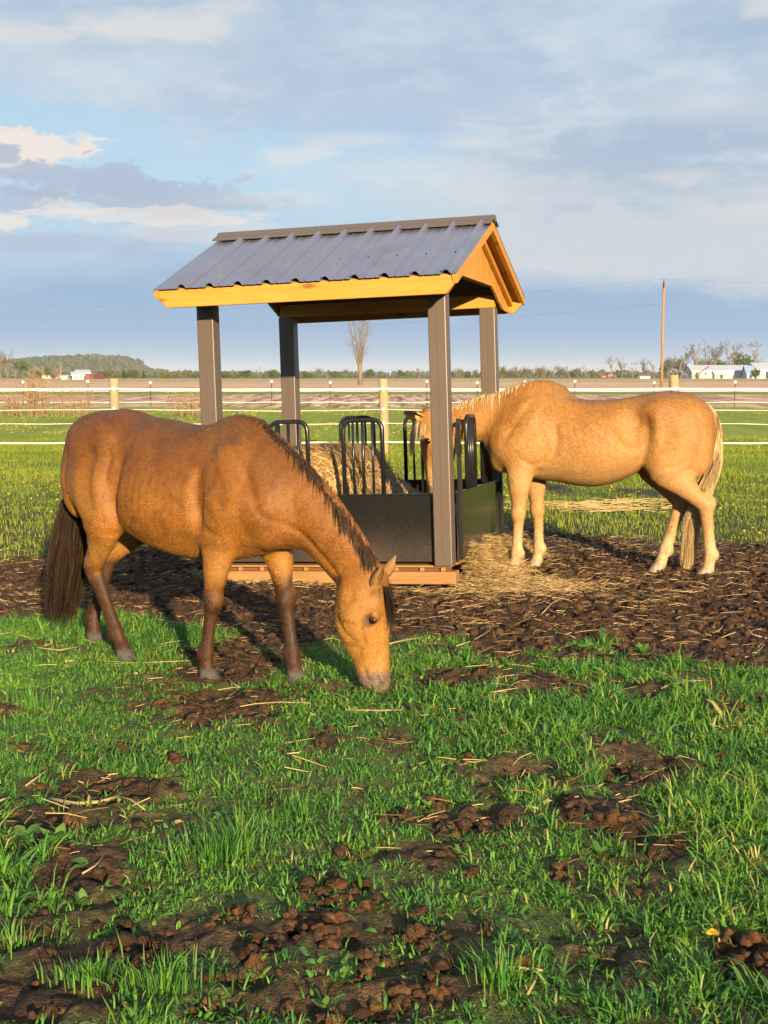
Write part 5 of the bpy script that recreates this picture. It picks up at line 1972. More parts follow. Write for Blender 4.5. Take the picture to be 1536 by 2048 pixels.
def make_paddock_fence():
    Y = 28.7
    root = empty('paddock_fence', (0, Y, 0))
    tag(root, 'white electric tape fence on thick weathered wooden posts behind the feeder', 'fence')
    rnd = random.Random(2)
    xs = [at(px, 900, Y).x for px in (-860, -310, 231, 767, 1345, 1900, 2450)]
    tops = [1.56, 1.55, 1.56, 1.555, 1.63, 1.56, 1.55]
    lv = ((1.352, .042), (.945, .011), (.668, .011), (.292, .030))
    for x, tp in zip(xs, tops):
        mb = MB()
        pts, rr = [], []
        for i in range(7):
            t = i / 6
            pts.append((x + .012 * math.sin(t * 4 + x), .01 * math.cos(t * 3), -.05 + t * (tp + .05)))
            rr.append(.100 - .006 * t + rnd.uniform(-.003, .003))
        mb.tube(pts, rr, 12)
        p = mb.build('post', m_post, root, .008, True)
        for z, h in lv:
            MB().box((x, -.107, z), (.035, .035, .085)).build('insulator', m_white, p, .006)
    for z, h in lv:
        for a, b in zip(xs[:-1], xs[1:]):
            pts = []
            for i in range(9):
                t = i / 8
                sag = .045 * (1 - (2 * t - 1) ** 2) * rnd.uniform(.3, 1.0) * (0.4 if h > .04 else 1)
                pts.append((a + (b - a) * t, -.115, z - sag))
            mb = MB()
            ribbon(mb, pts, h)
            mb.build('tape', m_tape, root)
    return root


def make_field_fence():
    Y = 75.0
    root = empty('field_fence', (0, Y, 0))
    tag(root, 'thin dark rod fence with white caps along the stubble field edge', 'fence')
    pxs = [-360, -220, -88, 47, 177, 302, 422, 543, 660, 760, 854, 955, 1050, 1149, 1307, 1469, 1620, 1780]
    xs = [at(px, 800, Y).x for px in pxs]
    for i, x in enumerate(xs):
        zt = 1.22 + .04 * math.sin(i * 2.1)
        p = MB().tube([(x, 0, -.05), (x + .02 * math.sin(i), 0, zt)], .022, 6).build('post', m_dark, root)
        MB().box((x + .02 * math.sin(i), 0, zt + .04), (.13, .10, .13)).build('cap', m_white, p, .02)
    for z, h in ((.80, .018), (.22, .03)):
        for a, b in zip(xs[:-1], xs[1:]):
            mb = MB()
            ribbon(mb, [(a + (b - a) * t, -.03, z - .03 * (1 - (2 * t - 1) ** 2)) for t in (0, .25, .5, .75, 1)], h, .01)
            mb.build('tape', m_tape, root)


make_paddock_fence()
make_field_fence()


# ================================================================== UTILITY POLES
def make_pole(name, px, py_top, Y, r, label, wires=None, base_z=0.0):
    b = at(px, 760, Y)
    top = at(px, py_top, Y).z
    root = empty(name, (b.x, Y, base_z))
    tag(root, label, 'utility pole')
    m = mat_wood('pole_wood', (.22, .12, .065), (.36, .215, .12), 'Z', False, .85)
    MB().tube([(0, 0, -.3), (.03, 0, top * .5), (.06, 0, top)], [r, r * .88, r * .72], 10).build('pole', m, root, smooth=True)
    MB().tube([(.06, 0, top - .02), (.06, 0, top + .28)], [.05, .035], 8).build('insulator', m_dark, root)
    MB().box((.05, -.22, top - .35), (.10, .12, .5)).build('bracket', m_dark, root)
    if wires:
        for (z0, dx, dy, z1, sag) in wires:
            pts = []
            for i in range(25):
                t = i / 24
                pts.append((.06 + dx * t, dy * t, z0 + (z1 - z0) * t - sag * 4 * t * (1 - t)))
            MB().tube(pts, .011, 4).build('wire', m_wire, root)
    return root


m_wire = mat_plain('grey_wire', (.10, .11, .13), .6, 0, 0, 5, .05)
_zt = at(1323, 563, 140).z
_zl = at(1323, 608, 140).z
make_pole('utility_pole', 1323, 563, 140.0, .16, 'tall brown wooden utility pole standing in the field on the right',
          [(_zt + .25, -75, 55, _zt + .6, 1.5), (_zt + .25, 75, -20, _zt, 1.3), (_zl, -75, 55, _zl + .3, 1.4), (_zl, 75, -20, _zl, 1.3)])
make_pole('utility_pole', 122, 727, 620.0, .32, 'small distant utility pole beside the red barns on the left')


# ================================================================== TREES
m_bark = mat_wood('grey_bark', (.11, .085, .062), (.23, .185, .135), 'Z', False, .9)
m_twig = mat_plain('twigs', (.135, .105, .075), .9, 0, 0, 3, .2)


def mat_leaf(name, lo, hi):
    m, k = newmat(name)
    rnd = k.n('ShaderNodeObjectInfo').outputs['Random']
    P = k.n('ShaderNodeNewGeometry').outputs['Position']
    n = k.noise(P, .45, 4, .6)
    c_ = k.ramp(n, [(.3, lo), (.7, hi)])
    c_ = k.mix(k.math('MULTIPLY', rnd, .35), c_, k.mix(1.0, c_, (1.25, 1.05, .6), 'MULTIPLY'))
    setp(k, color=c_, rough=.8, spec=.15)
    return m


m_leaf = mat_leaf('spring_leaves', (.040, .070, .014), (.10, .135, .028))
m_bud = mat_leaf('budding_leaves', (.085, .085, .035), (.165, .150, .062))
m_conifer = mat_leaf('conifer_needles', (.018, .036, .014), (.045, .07, .026))


def branch_tree(seed, H, spread=.35, depth=4, stems=1, upright=.6, lean=0.0, r0=.022):
    """trunk mesh, twig mesh and twig tips of a leafless tree of height H"""
    rnd = random.Random(seed)
    trunk, twig, tips = MB(), MB(), []

    def grow(p, d, L, r, lev):
        n = 3
        pts, rr = [p], [r]
        q, dd = p.copy(), d.copy()
        for i in range(n):
            dd = (dd + Vector((rnd.uniform(-1, 1), rnd.uniform(-1, 1), rnd.uniform(-.4, .8))) * .16).normalized()
            q = q + dd * (L / n)
            pts.append(q.copy())
            rr.append(r * (1 - .42 * (i + 1) / n))
        (trunk if lev < 1 else twig).tube(pts, rr, 6 if lev < 2 else 3, caps=False)
        if lev >= depth:
            tips.append(q)
            return
        kids = rnd.choice((2, 3, 3)) if lev else rnd.choice((4, 5))
        for k_ in range(kids):
            t = rnd.uniform(.35, 1.0) if lev else rnd.uniform(.25, 1.0)
            i = min(int(t * n), n - 1)
            base = pts[i].lerp(pts[i + 1], t * n - i) if i < n else pts[-1]
            a = rnd.uniform(0, 6.283)
            out = Vector((math.cos(a), math.sin(a), 0))
            nd = (dd * upright + out * spread * rnd.uniform(.7, 1.5) + Vector((0, 0, .25))).normalized()
            grow(base, nd, L * rnd.uniform(.45, .68), max(r * (1 - .42 * t) * rnd.uniform(.45, .65), H * .0030), lev + 1)
    for s in range(stems):
        a = rnd.uniform(0, 6.283)
        d = Vector((math.cos(a) * .12 * (stems > 1) + lean, math.sin(a) * .12 * (stems > 1), 1)).normalized()
        grow(Vector((rnd.uniform(-.03, .03) * H * (stems > 1), rnd.uniform(-.03, .03) * H * (stems > 1), -.01 * H)), d, H * .52, H * r0 * (1 if stems == 1 else .8), 0)
    return trunk, twig, tips


def leaf_cloud(tips, seed, size, per, jit):
    rs = np.random.RandomState(seed)
    T = np.array([tuple(t) for t in tips])
    C = np.repeat(T, per, 0) + rs.randn(len(T) * per, 3) * jit
    n = len(C)
    a, b = rs.randn(n, 3), rs.randn(n, 3)
    a /= np.linalg.norm(a, axis=1)[:, None]
    b = np.cross(a, b)
    b /= np.linalg.norm(b, axis=1)[:, None] + 1e-9
    s = (size * (.6 + .8 * rs.rand(n)))[:, None]
    V = np.stack([C - a * s, C + b * s * .7, C + a * s, C - b * s * .7], 1).reshape(-1, 3)
    return V, np.arange(n * 4).reshape(-1, 4)


PROTO = {}


def tree_proto(key):
    kind, seed = key
    if key in PROTO:
        return PROTO[key]
    if kind == 'bare':
        tr, tw, tips = branch_tree(seed, 10.0, .50, 5, 1, .85)
        crown = tw.mesh('bare_crown')
        crown.materials.append(m_twig)
    elif kind == 'broom':
        tr, tw, tips = branch_tree(seed, 10.0, .30, 4, 4, .95, 0, .014)
        crown = tw.mesh('bare_crown')
        crown.materials.append(m_twig)
    elif kind in ('leafy', 'bud'):
        tr, tw, tips = branch_tree(seed, 8.5, .55, 3, 1, .7)
        tips = tips + [t * .8 + Vector((0, 0, 1.2)) for t in tips[::2]]
        V, F = leaf_cloud(tips, seed, .34 if kind == 'leafy' else .22, 16 if kind == 'leafy' else 10, .75)
        vs = len(tw.v)
        tw.add([tuple(v) for v in V], [tuple(q) for q in F])
        crown = tw.mesh('leafy_crown')
        crown.materials.append(m_leaf if kind == 'leafy' else m_bud)
    elif kind == 'bush':
        tr, tw, tips = branch_tree(seed, 4.0, .75, 3, 5, .5, 0, .012)
        V, F = leaf_cloud(tips, seed, .22, 9, .42)
        tw.add([tuple(v) for v in V], [tuple(q) for q in F])
        crown = tw.mesh('bush_crown')
        crown.materials.append(m_bud if seed % 2 else m_leaf)
    else:                                                # conifer
        tr = MB().tube([(0, 0, -.1), (0, 0, 5), (0, 0, 9.6)], [.16, .1, .02], 6)
        rs = np.random.RandomState(seed)
        n = 900
        h = 1.0 + 9.0 * rs.rand(n) ** 1.1
        rad = (10.2 - h) * .26 * np.sqrt(rs.rand(n)) * (.8 + .4 * np.sin(h * 3.1))
        a = rs.rand(n) * 6.283
        tips = [Vector((r_ * math.cos(q), r_ * math.sin(q), z)) for r_, q, z in zip(rad, a, h)]
        V, F = leaf_cloud(tips, seed, .30, 1, .05)
        mb = MB()
        mb.add([tuple(v) for v in V], [tuple(q) for q in F])
        crown = mb.mesh('conifer_crown')
        crown.materials.append(m_conifer)
    trunk = tr.mesh('trunk')
    trunk.materials.append(m_bark)
    PROTO[key] = (trunk, crown)
    return PROTO[key]


def place_tree(name, kind, seed, px, py_base, py_top, Y, label, group=None, wide=1.0, rot=None, base_h=None):
    trunk, crown = tree_proto((kind, seed))
    x = at(px, 750, Y).x
    top = max(v.co.z for v in crown.vertices)
    Hh = (py_base - py_top) / F_PX * Y
    root = empty(name, (x, Y, 0), rot if rot is not None else (px * 1.7) % 6.28)
    s = Hh / top
    root.scale = (s * wide, s * wide, s)
    tag(root, label, 'tree' if kind != 'bush' else 'bush', group)
    a = link('trunk', trunk, None, root)
    b = link('crown', crown, None, root)
    return root


# the dead tree seen through the feeder
def make_dead_tree():
    Y = 235.0
    x = at(720, 760, Y).x
    root = empty('dead_tree', (x, Y, 0))
    tag(root, 'tall leafless multi-stemmed tree seen through the middle of the feeder', 'tree')
    rnd = random.Random(12)
    H = (770 - 590) / F_PX * Y
    trunk = MB().tube([(0, 0, -.3), (.05, 0, 1.8), (-.05, 0, 3.6)], [.42, .36, .33], 10)
    trunk.build('trunk', m_bark, root, smooth=True)
    for i in range(7):
        a = i * .9 + .3
        w = 1.0 + .5 * rnd.random()
        hh = H * rnd.uniform(.72, 1.0)
        p = [Vector((.1 * math.cos(a), .1 * math.sin(a), 2.6 + .4 * rnd.random()))]
        for j in range(1, 7):
            t = j / 6
            p.append(Vector((math.cos(a) * w * (t ** .7) * 1.5 + rnd.uniform(-.12, .12), math.sin(a) * w * t * 1.5, 2.8 + (hh - 2.8) * t)))
        limb = MB().tube(p, [.15 - .13 * j / 6 for j in range(7)], 6)
        lo = limb.build('limb', m_bark, root, smooth=True)
        tw = MB()
        for j in range(26):
            t = rnd.uniform(.15, 1)
            b = p[min(int(t * 6), 5)].lerp(p[min(int(t * 6) + 1, 6)], t * 6 % 1)
            q = rnd.uniform(0, 6.28)
            L = rnd.uniform(.8, 2.4) * (1.15 - .5 * t)
            d = Vector((math.cos(q), math.sin(q), rnd.uniform(.1, 1.0)))
            m1 = b + d * L * .5 + Vector((0, 0, rnd.uniform(-.15, .1)))
            e = b + d * L + Vector((rnd.uniform(-.2, .2), 0, rnd.uniform(-.2, .2)))
            tw.tube([b, m1, e], [.032, .021, .010], 3, False)
            for _ in range(2):
                tw.tube([m1, m1 + Vector((rnd.uniform(-.5, .5), rnd.uniform(-.5, .5), rnd.uniform(0, .6)))], [.014, .008], 3, False)
        tw.build('twigs', m_twig, lo)


make_dead_tree()

G_BIG = 'bare trees behind the long barn'
for i, (px, top, k_, sd) in enumerate(((1358, 694, 'bare', 1), (1392, 693, 'bare', 2), (1421, 683, 'broom', 3), (1457, 692, 'bare', 3), (1514, 687, 'bare', 4))):
    place_tree('bare_tree', k_, sd, px, 755, top - 8, 705.0 + i, ['leafless round-crowned tree just right of the tall utility pole', 'leafless tree behind the left end of the long barn', 'tallest leafless tree above the long barn roof',
               'leafless tree left of the green one behind the barn', 'leafless tree at the far right above the second barn roof'][i], G_BIG, 1.25)
place_tree('green_tree', 'leafy', 5, 1483, 756, 692, 712.0, 'fresh green tree between leafless trees behind the barns', None, 1.1)
place_tree('green_shrub', 'bush', 6, 1512, 758, 737, 600.0, 'rounded green shrub before the barn at the right edge', None, 1.1)
rnd_t = random.Random(44)
for i in range(12):
    place_tree('budding_tree', 'bud' if i % 3 else 'leafy', 5 + i % 3, 1330 + i * 18 + rnd_t.uniform(-5, 5), 756, 708 + rnd_t.uniform(0, 18), 735 + rnd_t.uniform(0, 40), 'hazy budding tree filling the row behind the pale barns', 'budding trees behind the barns', 1.3)
for i, px in enumerate((1222, 1245, 1266, 1288, 1308, 1337)):
    place_tree('bare_tree', 'broom' if i % 2 else 'bare', 2 + i % 3, px, 756, 708 + (i * 7) % 16, 650 + i * 6, 'slim leafless tree in the gap left of the utility pole', 'slim bare trees left of the pole', 1.1)
for i in range(26):
    px = 1008 + i * 7.6 + rnd_t.uniform(-3, 3)
    place_tree('budding_tree', ('bud', 'bare', 'bud', 'broom')[i % 4], 7 + i % 3, px, 757, 727 + rnd_t.uniform(0, 12), 560 + rnd_t.uniform(-15, 25), 'low budding tree in the brushy row behind the pale horse', 'brushy tree row behind the palomino', 1.4)
for i, px in enumerate((640, 655, 672, 690, 705, 742, 760, 786, 800, 822, 838, 905, 915, 926, 938, 949, 1002)):
    place_tree('budding_tree', ('bud', 'broom', 'leafy')[i % 3], 5 + i % 3, px, 757, 733 + (i * 5) % 12, 620 + (i * 37) % 60, 'small hazy tree on the far field edge seen past the feeder posts', 'far trees seen past the feeder posts', 1.5)
place_tree('bare_tree', 'broom', 3, 16, 757, 694, 520.0, 'tall bare brown tree at the left edge of the horizon', None, 1.0)
place_tree('bare_tree', 'broom', 1, 2, 757, 706, 515.0, 'shorter bare tree cut by the left edge of the picture', None, 1.0)
place_tree('green_tree', 'leafy', 6, 45, 757, 716, 530.0, 'broad light green tree beside the bare tree at left', None, 1.25)
place_tree('green_tree', 'leafy', 7, 95, 757, 729, 640.0, 'small green tree left of the distant pole and barns', None, .9)
place_tree('green_shrub', 'bush', 7, 108, 759, 746, 560.0, 'low green shrub in front of the distant pole', None, 1.3)
place_tree('conifer', 'conifer', 3, 287, 757, 739, 560.0, 'small dark conifer on the field edge left of the feeder', None, 1.5)
place_tree('conifer', 'conifer', 4, 247, 757, 738, 570.0, 'rounded dark green conifer below the wooded hill', None, 1.9)
place_tree('budding_bush', 'bush', 9, 330, 758, 739, 540.0, 'wide pale blossoming bush on the field edge', None, 1.35)
place_tree('budding_bush', 'bush', 11, 352, 757, 742, 560.0, 'smaller pale bush beside the wide blossoming one', None, 1.2)
place_tree('bare_tree', 'bare', 8, 519, 757, 731, 540.0, 'dark bare tree between the two left feeder posts', None, 1.3)
for i, px in enumerate((265, 272, 385, 372, 452, 468, 490, 535, 548, 610, 618, 225, 213, 60, 72, -30, -60, 1560, 1590, 1620)):
    place_tree('budding_bush', 'bush', 8 + i % 4, px, 757, 737 + (i * 3) % 8, 560 + (i * 29) % 70, 'low bush on the far edge of the brown field', 'low bushes along the far field edge', 1.5)


# ================================================================== FAR HILL AND WOODS
def make_hills():
    Y = 2300.0
    prof = [(-900, 741), (-400, 738), (-150, 734), (0, 733), (30, 728), (60, 722), (110, 717), (160, 715), (200, 714), (240, 717), (265, 722), (290, 733), (310, 741), (340, 744), (420, 746), (520, 747), (640, 747), (800, 748), (1000, 749), (1300, 749), (1800, 748), (2400, 748)]
    X = np.array([at(p, 750, Y).x for p, _ in prof])
    Z = np.array([max((750 - q) * .80 / F_PX * Y, .5) for _, q in prof])
    xs = np.linspace(X[0], X[-1], 260)
    zs = np.interp(xs, X, Z)
    rows = [(-260, 0.0), (-170, .35), (-80, .8), (0, 1.0), (140, .7), (400, 0.0)]
    V = np.array([(x, Y + dy, z * f - .2) for dy, f in rows for x, z in zip(xs, zs)])
    n = len(xs)
    i = np.arange(len(rows) - 1)[:, None] * n + np.arange(n - 1)[None]
    F = np.stack([i, i + 1, i + n + 1, i + n], -1).reshape(-1, 4)
    m, k = newmat('hill_floor')
    P = k.n('ShaderNodeNewGeometry').outputs['Position']
    setp(k, color=k.ramp(k.noise(P, .02, 4, .6), [(.3, (.045, .06, .03)), (.7, (.09, .095, .045))]), rough=.95)
    tag(link('hill', np_mesh('hill', V, F), m, None, True), kind='structure')
    # the wood that clothes it, too far off to count
    rs = np.random.RandomState(19)
    N = 5200
    x = xs[0] + (xs[-1] - xs[0]) * rs.rand(N)
    focus = rs.rand(N) < .62
    x = np.where(focus, at(-60, 750, Y).x + (at(330, 750, Y).x - at(-60, 750, Y).x) * rs.rand(N), x)
    dy = -255 + 300 * rs.rand(N)
    f = np.interp(dy, [r_[0] for r_ in rows], [r_[1] for r_ in rows])
    z = np.interp(x, X, Z) * f
    on_hill = np.interp(x, X, Z) > 14
    hgt = np.where(on_hill, 7 + 7 * rs.rand(N), 3.5 + 4 * rs.rand(N))
    con = rs.rand(N) < np.where(on_hill, .45, .2)
    Vs, Fs, tone = [], [], []
    for j in range(N):
        c0 = np.array((x[j], Y + dy[j], z[j] + hgt[j] * .42))
        v = ICO_V * (.75 + .5 * rs.rand(12, 1))
        v = v * np.array((hgt[j] * (.26 if con[j] else .46), hgt[j] * (.26 if con[j] else .46), hgt[j] * .58))
        if con[j]:
            v[:, :2] *= np.clip(1 - v[:, 2:3] / (hgt[j] * .58), .15, 1.6)
        Vs.append(v + c0)
        Fs.append(ICO_F + 12 * j)
        tone.append(np.full(12, (.12 if con[j] else .35 + .6 * rs.rand())))
    me = np_mesh('far_wood', np.concatenate(Vs), np.concatenate(Fs))
    fattr(me, 'tone', np.concatenate(tone))
    m, k = newmat('far_wood')
    t = k.n('ShaderNodeAttribute', attribute_name='tone').outputs['Fac']
    P = k.n('ShaderNodeNewGeometry').outputs['Position']
    nn = k.noise(P, .35, 3, .6)
    c_ = k.ramp(t, [(.1, (.018, .034, .018)), (.4, (.045, .065, .024)), (.7, (.078, .092, .034)), (1, (.10, .085, .045))])
    setp(k, color=k.mix(k.math('MULTIPLY', nn, .5), c_, k.mix(1.0, c_, (.4, .42, .45), 'MULTIPLY')), rough=.95, spec=.1)
    tag(link('far_wood', me, m), 'hazy mixed woodland on the low hill at the left horizon', 'woodland', kind='stuff')
    # thinner belt of woods nearer in, all along the field edge
    N = 900
    px = -700 + 3000 * rs.rand(N)
    yy = 1050 + 260 * rs.rand(N)
    x = (px - 768) / F_PX * yy
    hgt = (1.6 + 4.0 * rs.rand(N) ** 2) * np.where((px > 900) & (px < 1350), 1.15, 1)
    Vs, Fs, tone = [], [], []
    for j in range(N):
        v = ICO_V * (.7 + .6 * rs.rand(12, 1)) * np.array((hgt[j] * .55, hgt[j] * .5, hgt[j] * .55)) + np.array((x[j], yy[j], hgt[j] * .45))
        Vs.append(v)
        Fs.append(ICO_F + 12 * j)
        tone.append(np.full(12, .3 + .7 * rs.rand()))
    me = np_mesh('hedgerow_wood', np.concatenate(Vs), np.concatenate(Fs))
    fattr(me, 'tone', np.concatenate(tone))
    tag(link('hedgerow_wood', me, m), 'low hedgerow scrub running along the whole horizon', 'woodland', kind='stuff')


make_hills()


# ================================================================== FARM BUILDINGS
m_wall_c = mat_plain('cream_siding', (.50, .46, .38), .7, 0, 0, 2, .08)
m_wall_w = mat_plain('white_siding', (.70, .68, .64), .7, 0, 0, 2, .06)
m_wall_r = mat_plain('barn_red', (.15, .05, .04), .8, 0, 0, 2, .15)
m_tin = mat_plain('tin_roof', (.52, .54, .57), .45, .3, 0, 2, .06)
m_rust = mat_plain('brown_roof', (.16, .075, .055), .8, 0, 0, 2, .15)
m_blue = mat_plain('blue_steel', (.20, .30, .46), .5, 0, 0, 2, .08)
m_glass = mat_plain('dark_window', (.02, .024, .03), .15, 0, 0, 2, .05)
m_red = mat_plain('tractor_red', (.42, .035, .02), .45, 0, 0, 2, .08)


def barn(name, px0, px1, py_base, py_eave, py_ridge, Y, depth, wall, roof, label, openings=(), rz=0.0):
    x0, x1 = at(px0, 750, Y).x, at(px1, 750, Y).x
    u = Y / F_PX
    L, he, hr = (x1 - x0), (py_base - py_eave) * u, (py_base - py_ridge) * u
    root = empty(name, ((x0 + x1) / 2, Y, -.05), rz)
    tag(root, label, 'barn')
    w = MB()
    w.prism([(-depth / 2, 0), (depth / 2, 0), (depth / 2, he), (0, hr - .15), (-depth / 2, he)], 'x', -L / 2, L / 2)
    w.build('wall', wall, root)
    o_ = .5
    for s in (-1, 1):
        sl = (hr - he) / (depth / 2)
        MB().prism([(s * (depth / 2 + o_), he - o_ * sl), (0, hr), (0, hr + .18), (s * (depth / 2 + o_), he - o_ * sl + .18)], 'x', -L / 2 - .5, L / 2 + .5).build('roof', roof, root)
    for (fx, fw_, fz, fh, mt, nm) in openings:
        MB().box((-L / 2 + L * fx, -depth / 2 - .04, he * fz), (L * fw_, .08, he * fh)).build(nm, mt, root)
    return root


barn('long_barn', 1375, 1497, 756, 741, 730, 690, 20, m_wall_c, m_tin, 'long cream barn with pale metal roof on the right horizon',
     [(.08, .05, .4, .8, m_glass, 'door'), (.22, .025, .6, .3, m_glass, 'window'), (.34, .025, .6, .3, m_glass, 'window'), (.66, .05, .4, .8, m_wall_w, 'door'), (.8, .025, .6, .3, m_glass, 'window'), (.92, .03, .6, .3, m_glass, 'window')])
barn('white_barn', 1502, 1600, 756, 738, 725, 680, 22, m_wall_w, m_tin, 'tall white barn cut by the right edge of the picture',
     [(.2, .06, .4, .8, m_glass, 'door'), (.35, .03, .6, .3, m_glass, 'window')])
barn('blue_shed', 1489, 1504, 756, 745, 731, 672, 9, m_blue, m_blue, 'small blue steel shed between the two pale barns', [(.5, .3, .4, .7, m_glass, 'door')])
barn('cream_trailer_shed', 1427, 1454, 757, 746, 742, 655, 5, m_wall_c, m_wall_w, 'low cream box shed in front of the long barn', [(.5, .2, .4, .7, m_glass, 'door')])
barn('white_farmhouse', 1277, 1297, 757, 751, 747, 640, 8, m_wall_w, m_rust, 'tiny white farmhouse left of the tall utility pole', [(.3, .12, .6, .4, m_glass, 'window'), (.7, .12, .6, .4, m_glass, 'window')])
barn('red_barn', 152, 178, 758, 746, 740, 560, 11, m_wall_r, m_tin, 'red barn with white metal roof below the wooded hill', [(.4, .2, .4, .7, m_wall_w, 'door')], .25)
barn('white_front_barn', 144, 166, 758.5, 750, 744, 545, 8, m_wall_w, m_tin, 'white-fronted lean-to barn before the red barn', [(.3, .12, .5, .5, m_glass, 'door'), (.7, .1, .5, .4, m_glass, 'window')], .25)
barn('brown_barn', 178, 199, 757.5, 749, 742, 570, 11, m_wall_r, m_rust, 'dark red barn with brown roof at the right of the barns', [(.5, .15, .5, .5, m_glass, 'door')], -.2)
barn('white_house', 126, 137, 758, 753, 750, 550, 6, m_wall_w, m_tin, 'tiny white house left of the red barns', [(.5, .2, .5, .4, m_glass, 'window')])
barn('grey_house', 88, 118, 757, 750, 744, 700, 9, m_wall_c, m_rust, 'pale low house half hidden behind trees at left', [(.3, .1, .6, .4, m_glass, 'window'), (.6, .1, .6, .4, m_glass, 'window')])


def make_tractor():
    Y = 610.0
    x = at(1222, 750, Y).x
    root = empty('red_tractor', (x, Y, 0))
    tag(root, 'red tractor parked in the far field right of the palomino', 'tractor')
    MB().box((0, 0, 1.5), (3.0, 1.4, 1.0)).build('hood', m_red, root, .15)
    cabin = MB().box((1.3, 0, 2.2), (1.4, 1.5, 1.7)).build('cab', m_glass, root, .1)
    MB().box((1.3, 0, 3.08), (1.6, 1.6, .14)).build('cab_roof', m_red, cabin, .03)
    for (wx, r_) in ((-1.3, .62), (1.4, .95)):
        for sy in (-1, 1):
            MB().tube([(wx, sy * .75, r_), (wx, sy * 1.2, r_)], r_, 16).build('wheel', m_dark, root)
    MB().tube([(-.7, .2, 2.0), (-.7, .2, 2.9)], .06, 6).build('exhaust', m_dark, root)
    MB().box((-3.2, 0, .9), (2.0, 2.6, .9)).build('implement', m_red, root, .1)


make_tractor()


def make_auger():
    Y = 660.0
    a, b = at(1385, 755, Y), at(1418, 731, Y)
    root = empty('grain_auger', (a.x, Y, 0))
    tag(root, 'slanting brown grain auger leaning up in front of the long barn', 'auger')
    d = b - a
    MB().tube([(0, 0, .6), (d.x, 0, d.z)], .28, 8).build('tube', m_rust, root)
    for s in (-1, 1):
        MB().tube([(d.x * .45, 0, d.z * .45), (d.x * .35, s * 1.0, .3)], .1, 5).build('strut', m_dark, root)
        MB().tube([(d.x * .35, s * .9, .4), (d.x * .35, s * 1.1, .4)], .4, 12).build('wheel', m_dark, root)


make_auger()


def make_hoop_shelter():
    Y = 670.0
    x = at(1366, 750, Y).x
    root = empty('hoop_shelter', (x, Y, 0))
    tag(root, 'small dark rounded shelter at the left end of the long barn', 'shelter')
    pts = [(2.0 * math.cos(math.pi * i / 12), 2.4 * math.sin(math.pi * i / 12)) for i in range(13)]
    MB().prism(pts, 'y', -3, 3).build('cover', mat_plain('grey_cover', (.10, .11, .12), .7), root)
    MB().prism([(p[0] * .8, p[1] * .8) for p in pts], 'y', -3.06, -3.01).build('opening', m_glass, root)


make_hoop_shelter()


def make_dry_weeds():
    """last year's stalks standing along the far side of the pasture"""
    for (px, py, n, w, h, lab) in ((70, 832, 70, 1.1, 2.0, 'tall dry brown weed stalks beyond the fence at the left'), (148, 832, 40, 1.0, 1.2, 'low dry weeds right of the tall weed clump'), (20, 830, 25, .7, .9, 'small dry weed patch at the left edge'),
                                   (385, 832, 40, 1.2, 1.1, 'dry weed stalks just left of the front feeder post')):
        c0 = gpt(px, py)
        rnd = random.Random(px)
        root = empty('dry_weeds', (c0.x, c0.y, 0))
        tag(root, lab, 'weeds')
        mb, mc = MB(), MB()
        for i in range(n):
            x, y = rnd.gauss(0, w * .4), rnd.gauss(0, .6)
            hh = h * rnd.uniform(.35, 1.0)
            lx = rnd.uniform(-.25, .25)
            mb.tube([(x, y, 0), (x + lx * .5, y, hh * .6), (x + lx, y, hh)], [.016, .013, .008], 3, False)
            for _ in range(3):
                t = rnd.uniform(.5, .95)
                mb.tube([(x + lx * t, y, hh * t), (x + lx * t + rnd.uniform(-.3, .3), y, hh * t + rnd.uniform(.05, .3))], [.010, .006], 3, False)
        mb.build('stalks', mat_plain('dry_stalks', (.30, .20, .11), .9, 0, 0, 3, .3), root)


make_dry_weeds()
# ================================================================== FOREGROUND LITTER, DUNG AND WEEDS
m_dung = mat_earth('dung', .85)


def lump_mesh(seed, n):
    rs = np.random.RandomState(seed)
    Vs, Fs = [], []
    bm = bmesh.new()
    bmesh.ops.create_icosphere(bm, subdivisions=2, radius=1.0)
    base = np.array([tuple(v.co) for v in bm.verts])
    tri = np.array([[v.index for v in f.verts] for f in bm.faces])
    bm.free()
    for j in range(n):
        r = .012 + .011 * rs.rand()
        k_ = rs.rand(3) * 50
        d = 1 + 1.7 * (fbm(base[:, 0] * 2.2 + k_[0] + base[:, 2], base[:, 1] * 2.2 + k_[1] + base[:, 2] * .7, 3, j) - .5) + rs.randn(len(base)) * .13
        v = base * d[:, None] * r * np.array((1.15, 1, .8))
        a, q = rs.rand() * 6.3, (.0 if j == 0 else .016 + .022 * rs.rand() * math.sqrt(n / 3))
        up = (.010 + .012 * rs.rand()) if j % 4 == 3 else 0
        Vs.append(v + np.array((q * math.cos(a), q * math.sin(a), r * .25 + up)))
        Fs.append(tri + len(base) * j)
    me = np_mesh('dung', np.concatenate(Vs), np.concatenate(Fs))
    fattr(me, 'tone', np.repeat(np.clip(.55 + .4 * rs.randn(n), .1, 1), len(base)))
    me.materials.append(m_dung)
    return me


